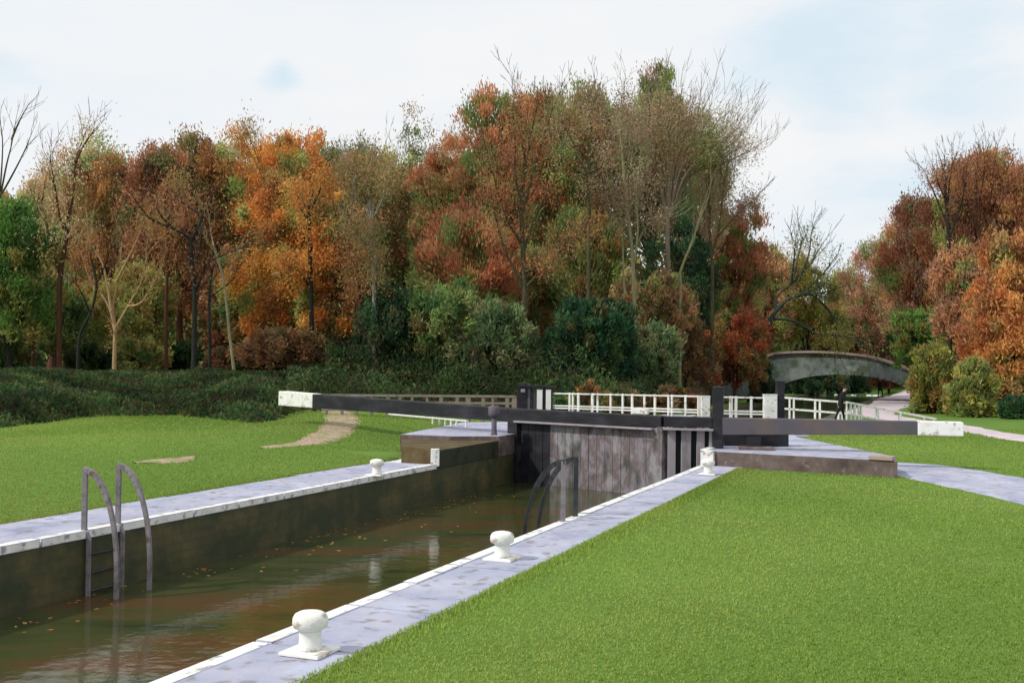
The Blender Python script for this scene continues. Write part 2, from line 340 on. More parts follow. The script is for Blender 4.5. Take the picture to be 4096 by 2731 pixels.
wall_obj('canal_bank_wall', UW(46.01, 0), UW(112, 0), -2.2, .0, NR * .9, 'low bank wall beside the towpath leading to the bridge')
quad_obj('ground', [UW(46.01, -CW - CL, .006), UW(46.01, -CW - .85, .006), UW(112, -CW - .85, .006), UW(112, -CW - CL, .006)], M['grass'])
quad_obj('ground', [UW(46.01, .85, .006), UW(46.01, CR, .006), UW(112, CR, .006), UW(112, .85, .006)], M['grass'])

def coping(side, wd, u, U1):
    mb = MB()
    sg = 1 if side == 'r' else -1; e0 = 0 if side == 'r' else -CW
    while u < U1 - .01:
        L = random.uniform(1.1, 1.7); L = min(L, U1 - u)
        for (a, b, mi) in ((-.03, .15, 1), (.155, wd + random.uniform(-.015, .02), 0)):
            dz = random.uniform(-.006, .006)
            p = [UW(u + .016, e0 + sg * a), UW(u + L - .016, e0 + sg * a), UW(u + L - .016, e0 + sg * b), UW(u + .016, e0 + sg * b)]
            if sg > 0: p = p[::-1]
            mb.prism([(v.x, v.y) for v in p], -.085, .03 + dz + (.004 if mi else 0), mi)
        u += L
    o = mb.build('coping', [M['paving'], M['whiteedge']], bevel=.012)
    # bed under the stones
    return tag(o, kind='structure')


def ribbon(name, pts, widths, m, lift=.02, step=.6, wob=.08):
    "a path that lies on the ground along a polyline of plan points"
    P = [Vector((p[0], p[1])) for p in pts]; V = []; Fc = []; c = []
    for i in range(len(P) - 1):
        n = max(2, int((P[i + 1] - P[i]).length / step))
        for k in range(n + (i == len(P) - 2)):
            t = k / n
            p0 = P[max(i - 1, 0)]; p1 = P[i]; p2 = P[i + 1]; p3 = P[min(i + 2, len(P) - 1)]
            pt = .5 * ((2 * p1) + (p2 - p0) * t + (2 * p0 - 5 * p1 + 4 * p2 - p3) * t * t + (3 * p1 - p0 - 3 * p2 + p3) * t ** 3)
            c.append((pt, widths[i] * (1 - t) + widths[i + 1] * t))
    K = 7
    for i, (p, w) in enumerate(c):
        t = (c[min(i + 1, len(c) - 1)][0] - c[max(i - 1, 0)][0]).normalized(); s = Vector((t.y, -t.x))
        ja, jb = random.uniform(-wob, wob), random.uniform(-wob, wob)
        for k in range(K):
            r_ = (k / (K - 1) - .5) * w + (ja if k == 0 else jb if k == K - 1 else 0)
            pp = p + s * r_; V.append((pp.x, pp.y, HT(pp.x, pp.y) + lift - (.03 if k in (0, K - 1) else 0)))
    for i in range(len(c) - 1):
        for k in range(K - 1): Fc.append((i * K + k, i * K + k + 1, (i + 1) * K + k + 1, (i + 1) * K + k))
    me = bpy.data.meshes.new(name); me.from_pydata(V, [], Fc); me.materials.append(m); me.update()
    return tag(link(name, me), kind='structure')
tow = [right_at(112) + Vector((NR.x, NR.y, 0)) * 2.4, right_at(97) + Vector((NR.x, NR.y, 0)) * 2.2, right_at(84) + Vector((NR.x, NR.y, 0)) * 1.8, right_at(72) + Vector((NR.x, NR.y, 0)) * 2.0,
       Vector((19.0, 58, 0)), Vector((18.6, 47, 0)), Vector((18.3, 38, 0)), Vector((20, 31, 0)), Vector((26, 24, 0)), Vector((34, 18, 0))]
ribbon('path', tow, [2.4, 2.5, 2.6, 2.5, 2.4, 1.9, 1.8, 2, 2, 2], M['path'], .03)
ribbon('path', [G(3480, 1862), G(3620, 1868), G(3850, 1910), G(4096, 1965), G(4500, 2060)], [2.6, 2.7, 2.9, 2.8, 2.6], M['paving'], .02)
ribbon('path', [G(1330, 1636, .42), G(1370, 1665, .4), G(1345, 1700, .39), G(1270, 1730, .38), G(1190, 1745, .37), G(1040, 1757, .36)], [1.1, 1.3, 1.2, 1.0, .6, .15], M['earth'], .03)
ribbon('path', [G(540, 1826, .3), G(640, 1820, .3), G(700, 1814, .3), G(775, 1803, .3)], [.2, .75, .6, .1], M['earth'], .03)

# ------------------------------------------------------------ raised lock sides
PZ = .38
ua = lambda p: uw(p.x, p.y)[0]
coping('r', CR, -26, ua(right_at(27.1)) - .02); coping('r', CR, ua(right_at(40)) + .02, 46); coping('l', CL, -26, ua(left_at(26.6)) - .02); coping('l', CL, ua(left_at(38.5)) + .02, 46)
A = right_at(27.1); B = G(3590, 1912); Bp = G(3565, 1822, PZ); P_ = G(3190, 1747, PZ); Q = right_at(40)
def slab(name, poly, z0, z1, m, mtop, label, cat='platform', bevel=.015):
    mb = MB(); mb.prism([(p.x, p.y) for p in poly], z0, z1, 0, 1)
    return tag(mb.build(name, [m, mtop], bevel=bevel), label, cat)
E_ = Vector((NR.x, NR.y, 0)) * .02
slab('stone_platform', [A + E_ * -1, B, Bp, P_, Q + E_ * -1], -.085, PZ, M['stone'], M['paving'], 'raised pale paving with a dark brown stone face below the right balance beam')
kb = MB(); kb.bar((A.x - .02, A.y - .02, PZ / 2 + .012), (A + (B - A).normalized() * .32 + Vector((0, 0, PZ / 2 + .012))), .2, PZ + .02)
kb.bar(A + E_ * 4 + Vector((0, .16, PZ + .012)), right_at(33) + E_ * 4 + Vector((0, 0, PZ + .012)), .2, .03)
tag(kb.build('corner_stone', M['whiteedge'], bevel=.01), 'white painted corner stone and edge at the left end of the brown step', 'stone')
bk = MB(); e = (B - A).normalized(); c_ = B - e * .55; bk.bar(Vector((c_.x, c_.y + .16, PZ + .05)), Vector((B.x - .02, B.y + .16, PZ + .05)), .34, .09)
tag(bk.build('stone_block', M['parapet'], bevel=.012), 'flat pinkish stone on the right end of the brown step', 'stone')
M['mossy'] = mat('dark_green_stone', [q(26, 36, 30), q(44, 54, 38), q(66, 56, 40)], scale=2.5, rough=.6, bump=.6, bscale=12)  # darker green tone for the canal-side face of the step
LA = left_at(26.6); LB = G(1605, 1838)
o_ = slab('stone_platform', [LB, LA + E_, left_at(30.2) + E_, LB * (30.6 / LB.y)], -.085, .36, M['ochre'], M['ochre'], 'ochre stone step left of the black gate, beside the narrow white upright stone')
o_.data.materials.append(M['mossy'])
for pl in o_.data.polygons:
    if pl.normal.x * NR.x + pl.normal.y * NR.y > .9: pl.material_index = 2
wedge = [G(1600, 1737, .475), G(1800, 1744, .475), left_at(30.25) + E_, left_at(38.5) + E_, G(1850, 1688, .475)]
slab('stone_platform', wedge, -.085, .475, M['stone'], M['paving'], 'pale wedge of paving under the black balance beam left of the gate')
qs = MB(); qs.bar(LA - E_ * 2 + Vector((0, 0, -.02)), LA - E_ * 2 + Vector((0, 0, .40)), .2, .2)
tag(qs.build('corner_stone', M['whiteedge'], bevel=.01), 'narrow white painted upright stone at the corner of the ochre step', 'stone')

# ------------------------------------------------------------ bollards
def bollard(px, py, label, s=1.0):
    p = G(px, py, .034); t = thing('bollard', label, 'bollard', p, ROT, 'white mooring bollards along the copings')
    m = MB(); m.box((0, 0, .014), (.38, .38, .028)); m.build('base_plate', M['white'], t, bevel=.006)
    m = MB(); m.lathe([(.10, .028), (.102, .05), (.094, .10), (.094, .17), (.10, .2)]); m.build('post', M['white'], t, smooth=True)
    m = MB(); m.lathe([(.10, .196), (.142, .216), (.152, .25), (.150, .29), (.132, .325), (.10, .342), (.05, .352), (.01, .354)]); m.build('cap', M['white'], t, smooth=True)
    return t
bollard(1240, 2608, 'largest white bollard in the foreground on the right coping')
bollard(2008, 2236, 'white bollard halfway along the right coping, before the dark ladder hoops')
bollard(2832, 1897, 'white bollard on the right coping just below the gate')
bollard(1507, 1900, 'lone white bollard on the far left coping')

Z = lambda z: Vector((0, 0, z))
# ------------------------------------------------------------ ladders
def ladder(P0, out, label, m1, m2, H, sep, reach):
    t = thing('ladder', label, 'ladder', P0, 0, 'lock ladders with arched handrails')
    for k in (0, 1):
        b = DIR * (sep * k); o = Vector((out.x, out.y, 0)); b = Vector((b.x, b.y, 0))
        mb = MB(); mb.bar(b + Vector((0, 0, 0)), b + Vector((0, 0, H + .01)), .075, .055); mb.bar(b + o * .09 + Z(-1.4), b + o * .09 + Z(-.13), .06, .05); mb.bar(b + o * .02 + Z(.016), b + o * .1 + Z(-.14), .06, .04)
        post = mb.build('post', m1[k], t, bevel=.006)
        mb = MB(); pts = []
        for i in range(15):
            a = i / 14 * math.pi / 2
            pts.append(b + o * (-.02 + (reach + .02) * math.sin(a)) + Vector((0, 0, (H + .55) * math.cos(a) - .55)))
        pts.append(b + o * reach + Vector((0, 0, -1.9)))
        for i in range(len(pts) - 1): mb.bar(pts[i], pts[i + 1] + (pts[i + 1] - pts[i]).normalized() * .012, .055, .075)
        mb.build('handrail', m2[k], t)
    for z in (-.35, -.62, -.88):
        mb = MB(); mb.tube([Vector((out.x, out.y, 0)) * .07 + Vector((0, 0, z)) , Vector((out.x, out.y, 0)) * .07 + Vector((DIR.x, DIR.y, 0)) * sep + Vector((0, 0, z))], .016, 8); mb.build('rung', M['darksteel'], t)
    return t
p = left_at(15.82) - Vector((NR.x, NR.y, 0)) * .03 + Vector((0, 0, .03))
ladder(p, NR, 'grey iron ladder hoops curving over the water from the left coping', [M['steel']] * 2, [M['steel'], M['steel']], .87, .69, .60)
p = G(2285, 2084, .03); p = right_at(p.y) + Vector((NR.x, NR.y, 0)) * .05 + Vector((0, 0, .03))
ladder(p, -NR, 'black and grey ladder hoops curving over the water from the right coping', [M['steel'], M['darksteel']], [M['darksteel'], M['darksteel']], .93, .62, .66)

# ------------------------------------------------------------ lock gates
HL = Vector((.02, 31.6, 0)); MI = Vector((3.94, 28.3, 0)); HRp = Vector((5.27, 28.0, 0))
dl = (HL - MI).normalized(); dr = (Vector((10.75, 26.6, 0)) - HRp).normalized()
fl = Vector((-dl.y, dl.x, 0));  fl = fl if fl.y < 0 else -fl          # towards the camera
fr = Vector((-dr.y, dr.x, 0)); fr = fr if fr.y < 0 else -fr
def leaf_left():
    t = thing('lock_gate', 'wide left leaf of the lock gate with its long black balance beam and white end', 'lock gate', HL)
    endb = HL + dl * 8.6; endw = HL + dl * 10.4
    m = MB(); m.bar(MI + Z(1.03), HL + Z(1.0), .34, .28, w2=.36, h2=.38); m.bar(HL + Z(1.0), endb + Z(1.14), .36, .38, w2=.42, h2=.46)
    bm = m.build('balance_beam', M['black'], t, True, bevel=.02)
    m = MB(); m.bar(endb + Z(1.142), endw + Z(1.18), .44, .47, w2=.46, h2=.5); m.build('beam_end', M['white'], bm, False, bevel=.025)
    bpy.data.objects[bm.name].children[0].data.transform(Matrix.Translation(-t.location))
    m = MB(); m.box(HL - dl * .16 + Z(-.1), (.36, .36, 2.1), math.atan2(dl.y, dl.x)); m.build('heel_post', M['black'], t, True, bevel=.02)
    m = MB(); m.box(MI + dl * .1 + Z(-.3), (.26, .3, 2.3), math.atan2(dl.y, dl.x)); m.build('mitre_post', M['gate'], t, True, bevel=.02)
    L = (HL - MI).length; m = MB(); dk = MB(); n = 17
    for i in range(n):
        a = MI + dl * (.24 + (L - .64) * i / n); b = MI + dl * (.24 + (L - .64) * (i + 1) / n - .012)
        o = fl * (.04 + random.uniform(-.006, .006))
        if i >= n - 4: dk.bar(a + o + Z(-.42), b + o + Z(-.42), .06, 2.6)
        else: m.bar(a + o + Z(-.42), b + o + Z(-.42), .06, 2.6)
    m.build('planking', M['gate'], t, True); tag(dk.build('planking', M['black'], t, True), 'dark wet planks at the left end of the gate')
    m = MB(); 
    for z in (-.35, .3, .72): m.bar(MI + dl * .25 - fl * .1 + Z(z), HL - dl * .38 - fl * .1 + Z(z), .16, .2)
    m.build('cross_rail', M['black'], t, True)
    m = MB(); m.bar(MI + dl * .2 + fl * .2 + Z(.83), HL - dl * .3 + fl * .2 + Z(.83), .2, .05); m.build('walking_plank', M['board'], t, True, bevel=.01)
    m = MB(); m.bar(MI - fl * .75 + Z(.6), HL - fl * .75 + Z(.6), .55, .06); m.build('footboard', M['black'], t, True, bevel=.01)
    for k in (.5, L - .5):
        m = MB(); m.bar(MI + dl * k + fl * .0 + Z(.53), MI + dl * k - fl * 1.0 + Z(.53), .1, .08); m.build('bracket', M['black'], t, True)
leaf_left()
def leaf_right():
    t = thing('lock_gate', 'narrow right leaf of the lock gate with pale upright boards and tapering grey beam', 'lock gate', HRp)
    ew = HRp + dr * 4.78; ee = HRp + dr * 5.82; zt = 1.16
    m = MB(); m.bar(HRp + dr * .12 + Z(zt - .215), ew + Z(zt + .015 - .155), .36, .43, w2=.32, h2=.32); bm = m.build('balance_beam', M['beam'], t, True, bevel=.02)
    m = MB(); m.bar(ew + Z(zt - .145), ee + Z(zt - .145), .36, .34); o = m.build('beam_end', M['white'], bm, bevel=.025); o.data.transform(Matrix.Translation(-t.location))
    m = MB(); m.bar(MI + Z(1.03), HRp - dr * .14 + Z(1.03), .33, .27); m.build('top_rail', M['black'], t, True, bevel=.02)
    m = MB(); m.box(HRp + Z(.4), (.27, .3, 3.1), math.atan2(dr.y, dr.x)); m.build('heel_post', M['black'], t, True, bevel=.02)
    L = (HRp - MI).length; n = (HRp - MI).normalized()
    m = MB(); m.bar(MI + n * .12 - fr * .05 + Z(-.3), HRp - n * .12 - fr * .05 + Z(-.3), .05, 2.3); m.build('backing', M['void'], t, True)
    for x0, x1 in ((.10, .30), (.44, .69), (.83, 1.03), (1.14, 1.32)):
        m = MB(); m.bar(MI + n * ((x0 + x1) / 2) + fr * .06 + Z(-1.3), MI + n * ((x0 + x1) / 2) + fr * .06 + Z(.88), x1 - x0, .08)
        o = m.build('board', M['board'], t, True, bevel=.01)
    m = MB(); m.bar(MI + fr * .2 + Z(.85), HRp - n * .1 + fr * .2 + Z(.85), .2, .05); m.build('walking_plank', M['board'], t, True, bevel=.01)
leaf_right()
# support of the right beam
c = D(3018, 27.75); pt = thing('beam_pier', 'short dark pier under the right balance beam', 'pier', (c.x, c.y, PZ), math.atan2(dr.y, dr.x))
m = MB(); m.box((0, 0, .165), (.34, .3, .33)); m.build('post', M['black'], pt, bevel=.015)
m = MB(); m.box((.06, -.08, .04), (.85, .5, .08)); m.build('footing', M['stone'], pt, bevel=.015)
# paddle posts and blocks
def post(name, label, cat, px, d, ptop, z0, w, dp, m, group=None, rz=0):
    a = D(px, d, ptop); mb = MB(); mb.box((0, 0, (a.z - z0) / 2), (w, dp, a.z - z0))
    mb.box((0, 0, a.z - z0 + .012), (w * 1.08, dp * 1.08, .02))
    o = mb.build(name, m, bevel=.012); o.location = (a.x, a.y, z0); o.rotation_euler = (0, 0, rz)
    return tag(o, label, cat, group)
post('paddle_post', 'tall black post standing behind the right balance beam beside a white block', 'post', 3120, 28.9, 1526, .9, .2, .22, M['black'])
post('white_block', 'white painted block post between the two black posts right of the gate', 'post', 3080, 28.8, 1580, .9, .33, .24, M['white'])
post('white_block', 'broad white end post of the gate railing beside the tall black heel post', 'post', 2822, 29.0, 1586, .6, .22, .16, M['white'])
post('white_post', 'slimmer white end post of the gate railing next to the broad one', 'post', 2798, 29.2, 1586, .6, .11, .1, M['white'])
a_, b_ = D(2893, 28.95), D(3150, 28.95); mb = MB(); mb.bar(Vector((a_.x, a_.y, .64)), Vector((b_.x, b_.y, .64)), .4, .52); tag(mb.build('gap_filler', M['black'], bevel=.02), 'dark timber sill added for the dark gap under the right balance beam, carrying the white block', 'filler')  # black bar added to darken the gap under the beam; carries the posts
# frame at the left end
fr_t = thing('paddle_gear', 'black timber paddle gear frame at the left end of the gate railing', 'paddle gear', (D(2140, 32.6).x, 32.6, .4))
for (xa, xb, pyt, mm, nm) in ((2071, 2110, 1531, 'black', 'post'), (2111, 2121, 1550, 'tstone', 'post'), (2121, 2130, 1548, 'black', 'post'), (2132, 2147, 1556, 'tstone', 'board'), (2171, 2183, 1545, 'black', 'post'), (2203, 2210, 1549, 'black', 'post')):
    a = D(xa, 32.6, pyt); b = D(xb, 32.6, pyt); mb = MB(); mb.box(((a.x + b.x) / 2, 32.6, (a.z + .4) / 2), (b.x - a.x, .2 if nm == 'post' else .05, a.z - .4)); mb.build(nm, M[mm], fr_t, True, bevel=.008)
a = D(2075, 32.6, 1543); b = D(2228, 32.6, 1549); mb = MB(); mb.bar(a - Vector((0, .05, 0)), b - Vector((0, .05, 0)), .24, .07); mb.build('top_bar', M['black'], fr_t, True, bevel=.008)
a = D(2092, 32.45, 1562); mb = MB(); mb.box((a.x, a.y, a.z), (.13, .05, .1)); mb.build('plate', M['board'], fr_t, True, bevel=.01)
for px, w, lab in ((2159, .16, 'white painted post inside the black paddle frame, its left one'), (2194, .15, 'white painted post inside the black paddle frame, its right one')):
    post('white_post', lab, 'post', px, 32.5, 1561, .4, w, .12, M['white'])

# ------------------------------------------------------------ railings
def railing(label, pts, ztop, rails, posts, m, pw=.05, zb=.6, rw=.05, name='railing', group=None, rh=None):
    "pts plan polyline; posts = list of (t index along, width)"
    P = [Vector((p[0], p[1], 0)) for p in pts]; t = thing(name, label, 'railing', P[0], 0, group)
    def at(s):
        i = min(int(s), len(P) - 2); return P[i].lerp(P[i + 1], s - i)
    for dz in [0] + list(rails):
        mb = MB()
        for i in range(len(P) - 1):
            a, b = P[i] + Z(ztop[i] - dz), P[i + 1] + Z(ztop[i + 1] - dz); mb.bar(a, b + (b - a).normalized() * .01, rw * (1.2 if dz == 0 else .9), rh or rw)
        mb.build('rail', m, t, True, bevel=.006)
    for s, w in posts:
        p = at(s); i = min(int(s), len(P) - 2); zt = ztop[i] + (ztop[i + 1] - ztop[i]) * (s - i); z0 = zb if zb is not None else HT(p.x, p.y) - .1
        mb = MB(); mb.box(p + Z((zt + .03 + z0) / 2), (w, pw, zt + .03 - z0), math.atan2((P[i + 1] - P[i]).y, (P[i + 1] - P[i]).x)); mb.build('post', m, t, True, bevel=.006)
    return t
a, b = D(2208, 32.6), D(2840, 29.25)
def s_of(px, a, b, d0, d1):
    # position along a..b of the sight line through px
    s = (px - 2048) / F; ax, ay, bx, by = a.x, a.y, b.x, b.y
    return (s * ay - ax) / ((bx - ax) - s * (by - ay))
xs = [(2281, .05), (2294, .05), (2316, .07), (2372, .08), (2393, .05), (2445, .05), (2493, .05), (2531, .06), (2580, .05), (2622, .06), (2676, .05), (2690, .05), (2744, .05)]
railing('long white double railing on the gate footboard between paddle frame and heel post', [(a.x, a.y), (b.x, b.y)], [1.6, 1.65], [.36, .43], [(s_of(x, a, b, 0, 0), w) for x, w in xs], M['white'], rw=.05, rh=.04)
mb = MB(); a_ = D(2562, 30.2, 1645); mb.box((a_.x, a_.y, a_.z), (.48, .1, .14), -.6); tag(mb.build('white_board', M['white'], bevel=.01), 'short white board low on the middle of the gate railing', 'board')
a, b = D(2886, 29.25), D(3062, 29.25)
railing('short white railing between the two black posts right of the gate', [(a.x, a.y - .35), (b.x, b.y - .35)], [1.65, 1.64], [.36, .43], [(s_of(x, a, b, 0, 0), w) for x, w in ((2915, .09), (2935, .07), (2995, .06))], M['white'], zb=.89, rh=.04)
c0, c1, c2 = D(3137, 50), D(3395, 49), D(3745, 50.5)
ps = [(s_of(x, c0, c1, 0, 0), w) for x, w in ((3160, .08), (3177, .08), (3262, .09), (3281, .09), (3355, .09), (3372, .09), (3388, .07))] + [(1 + s_of(x, c1, c2, 0, 0), w) for x, w in ((3404, .07), (3420, .08), (3436, .07), (3446, .07), (3511, .13), (3601, .11), (3696, .08), (3735, .08))]
railing('white towpath railing running behind the right balance beam towards the white beam end', [(c0.x, c0.y), (c1.x, c1.y), (c2.x, c2.y)], [1.04, .88, .12], [.5], ps, M['white'], zb=None, pw=.09, rw=.1, rh=.085)
a, b = D(1290, 42.5), D(2066, 41.5)
sp = [(s_of(x, a, b, 0, 0), random.choice([.1, .14, .18])) for x in (1310, 1372, 1430, 1490, 1556, 1604, 1652, 1712, 1768, 1832, 1876, 1936, 1974, 2032, 2060)]
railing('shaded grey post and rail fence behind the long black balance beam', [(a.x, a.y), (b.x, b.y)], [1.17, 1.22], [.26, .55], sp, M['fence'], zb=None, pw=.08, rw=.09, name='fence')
# low white rail on the left paving
a, b = D(1560, 38.4), D(1872, 34.4)
railing('tiny low white rail at the back edge of the pale paving wedge', [(a.x, a.y), (b.x, b.y)], [.66, .66], [], [(s_of(x, a, b, 0, 0), .06) for x in (1735, 1762, 1785, 1808, 1830, 1868)], M['white'], zb=.46, rw=.07, rh=.045, name='low_rail')
c = D(1980, 30.75); t = thing('mooring_post', 'mauve grey broad-headed post in front of the black beam left of the gate', 'post', (c.x, c.y, .47))
m = MB(); m.lathe([(.10, 0), (.085, .05), (.075, .12), (.07, .5)], n=16); m.build('stem', M['tstone'], t, smooth=True)
m = MB(); m.lathe([(.09, .5), (.15, .54), (.165, .6), (.165, .78), (.14, .81), (.02, .82)], n=16); m.build('head', M['tstone'], t, smooth=True)

# ------------------------------------------------------------ bridge
def bridge():
    uB = (82 - RP.y) / DIR.y; t = thing('stone_bridge', 'low arched grey stone bridge with pinkish parapet over the far canal', 'bridge', UW(uB, -CW / 2), ROT)
    # local x = across the canal (right), local y = along
    x0, x1 = -3.6, 6.1; cx, hw = (x0 + x1) / 2, (x1 - x0) / 2; sp, cr = .3, 1.88; n = 26; th = 4.0
    def top(x): return 3.45 - .018 * (x + 1) ** 2 - (.10 * max(0, x - 3.0) ** 1.25)
    xs = [-16] + [x0] + [cx - hw * math.cos(math.pi * i / n) for i in range(1, n)] + [x1] + [7.2, 9, 12, 15]
    def bot(x):
        if x <= x0 or x >= x1: return None
        return sp + (cr - sp) * math.sqrt(max(0, 1 - ((x - cx) / hw) ** 2))
    mb = MB()
    for i in range(len(xs) - 1):
        a, b = xs[i], xs[i + 1]; ins = a >= x0 and b <= x1
        za, zb = ((bot(a) if bot(a) is not None else sp), (bot(b) if bot(b) is not None else sp)) if ins else (-1.5, -1.5)
        for y in (-th / 2, th / 2): mb.add([(a, y, za), (b, y, zb), (b, y, top(b)), (a, y, top(a))], [(0, 1, 2, 3) if y < 0 else (3, 2, 1, 0)])
        mb.add([(a, -th / 2, za), (b, -th / 2, zb), (b, th / 2, zb), (a, th / 2, za)], [(3, 2, 1, 0)])
        mb.add([(a, -th / 2, top(a) - .5), (b, -th / 2, top(b) - .5), (b, th / 2, top(b) - .5), (a, th / 2, top(a) - .5)], [(0, 1, 2, 3)])
    for x in (x0, x1): mb.add([(x, -th / 2, -1.5), (x, th / 2, -1.5), (x, th / 2, sp), (x, -th / 2, sp)], [(0, 1, 2, 3)])
    mb.build('arch_wall', M['bridge'], t)
    for y in (-th / 2, th / 2):
        mb = MB()
        for i in range(len(xs) - 1):
            a, b = xs[i], xs[i + 1]; mb.bar((a, y, top(a) + .08), (b + .01, y, top(b) + .08), .5, .17)
        mb.build('parapet', M['parapet'], t, bevel=0)
    mb = MB()
    for i in range(n + 1):
        a0 = math.pi * i / (n + 1) + .01; a1 = math.pi * (i + 1) / (n + 1) - .01; vs = []
        for y in (-th / 2 - .06, -th / 2 + .1):
            for aa, s in ((a0, 1), (a1, 1), (a1, 1.0), (a0, 1.0)):
                k = len(vs) % 4; ex = .28 if k > 1 else 0
                vs.append((cx - (hw + ex) * math.cos(aa), y, sp + (cr - sp + ex) * math.sin(aa)))
        mb.add(vs, [(0, 1, 2, 3), (7, 6, 5, 4), (0, 4, 5, 1), (1, 5, 6, 2), (2, 6, 7, 3), (3, 7, 4, 0)])
    mb.build('arch_stones', M['bridge'], t)
bridge()

# ------------------------------------------------------------ people
def person(label, px, py, hgt, face, stoop, group=None, gz=None, cap=True, name='person'):
    p = G(px, py, 0) if gz is None else gz; p = Vector((p.x, p.y, HT(p.x, p.y) + .03))
    t = thing(name, label, 'person', p, face, group); s = hgt / 1.72
    # x forward, y left
    def v(x, y, z): return Vector((x + stoop * max(0, z - .9) * .5, y, z - stoop * max(0, z - 1.0) * .12)) * s
    J = {'pel': (v(0, 0, .93), .13), 'bel': (v(0, 0, 1.08), .125), 'che': (v(.01, 0, 1.28), .15), 'nec': (v(.02, 0, 1.44), .06), 'hd0': (v(.04, 0, 1.53), .075), 'hd1': (v(.05, 0, 1.62), .088), 'hd2': (v(.04, 0, 1.68), .06)}
    Eg = [('pel', 'bel'), ('bel', 'che'), ('che', 'nec'), ('nec', 'hd0'), ('hd0', 'hd1'), ('hd1', 'hd2')]
    for k, y in (('l', 1), ('r', -1)):
        f = y
        J['hip' + k] = (v(0, .1 * y, .86), .095); J['kne' + k] = (v(.12 * f, .1 * y, .5), .065); J['ank' + k] = (v(.22 * f - .05, .1 * y, .09), .045); J['toe' + k] = (v(.22 * f + .1, .11 * y, .045), .035)
        J['sho' + k] = (v(.0, .17 * y, 1.39), .065); J['elb' + k] = (v(-.06 * f, .22 * y, 1.12), .045); J['wri' + k] = (v(.12 - .06 * f, .2 * y, .92), .03); J['pal' + k] = (v(.15 - .06 * f, .195 * y, .86), .03)
        Eg += [('pel', 'hip' + k), ('hip' + k, 'kne' + k), ('kne' + k, 'ank' + k), ('ank' + k, 'toe' + k), ('che', 'sho' + k), ('sho' + k, 'elb' + k), ('elb' + k, 'wri' + k), ('wri' + k, 'pal' + k)]
        for i in range(5):
            fx = .17 - .06 * f + (.03 if i == 0 else 0); fy = .195 * y + (i - 2) * .012
            J[f'f{i}{k}'] = (v(fx, fy, .83 - (0 if i == 0 else .03)), .009); J[f'g{i}{k}'] = (v(fx + .012, fy, .80 - (0 if i == 0 else .035 + .005 * (2 - abs(i - 2)))), .007)
            Eg += [('pal' + k, f'f{i}{k}'), (f'f{i}{k}', f'g{i}{k}')]
    names = list(J); me = bpy.data.meshes.new('body')
    me.from_pydata([J[n][0] for n in names], [(names.index(a), names.index(b)) for a, b in Eg], [])
    o = bpy.data.objects.new('body', me); COL.objects.link(o)
    md = o.modifiers.new('skin', 'SKIN'); md.use_smooth_shade = True
    for i, n in enumerate(names): r_ = J[n][1] * s; me.skin_vertices[0].data[i].radius = (r_, r_); me.skin_vertices[0].data[i].use_root = (i == 0)
    o.modifiers.new('sub', 'SUBSURF').levels = 1
    dg = bpy.context.evaluated_depsgraph_get(); ev = bpy.data.meshes.new_from_object(o.evaluated_get(dg)); bpy.data.objects.remove(o)
    ev.materials.clear(); ev.materials.append(M['coat']); ev.materials.append(M['skin'])
    for pl in ev.polygons:
        pl.use_smooth = True; z = pl.center.z / s
        if z > 1.46 - stoop * .08: pl.material_index = 1
        if abs(pl.center.y) > .15 * s and .7 < z < .93: pl.material_index = 1
    ev.name = 'body'; body = link('body', ev, t)
    hc = J['hd1'][0]
    m = MB()
    m.lathe([(.12 * s, -.0), (.125 * s, .03 * s), (.11 * s, .08 * s), (.07 * s, .12 * s), (.01, .135 * s)], c=hc + Vector((-.005, 0, .015 * s)), n=14)
    m.box(hc + Vector((.11 * s, 0, .03 * s)), (.1 * s, .14 * s, .015 * s)); m.build('cap' if cap else 'hair', M['hair'], t, smooth=True)
    m = MB()                                   # coat: a skirted shell over the body
    pr = [(.215, .62), (.20, .8), (.175, .98), (.19, 1.15), (.215, 1.3), (.17, 1.42), (.075, 1.47)]
    b = len(m.v); nn = 18
    for r_, z in pr:
        c = v(0, 0, z)
        for j in range(nn): a = 2 * math.pi * j / nn; m.v.append((c.x + r_ * .72 * s * math.cos(a), c.y + r_ * s * math.sin(a), c.z))
    for i in range(len(pr) - 1):
        for j in range(nn): m.f.append((b + i * nn + j, b + i * nn + (j + 1) % nn, b + (i + 1) * nn + (j + 1) % nn, b + (i + 1) * nn + j)); m.m.append(0)
    m.build('coat', M['coat'], t, smooth=True)
    m = MB(); m.box(hc + Vector((.085 * s, 0, -.03 * s)), (.04 * s, .025 * s, .035 * s), taper=.5); m.build('nose', M['skin'], t)
    return t
person('dark-coated walker in a cap stooping along behind the white railing', 3362, 1690, 1.62, R(-12), .45)
person('distant adult in black standing on the pale path under the bridge', 3474, 0, 1.6, R(100), .0, gz=D(3522, 86), cap=False)
person('small child on the pale path just right of the distant adult', 3502, 0, .8, R(80), .0, gz=D(3556, 91), cap=False)

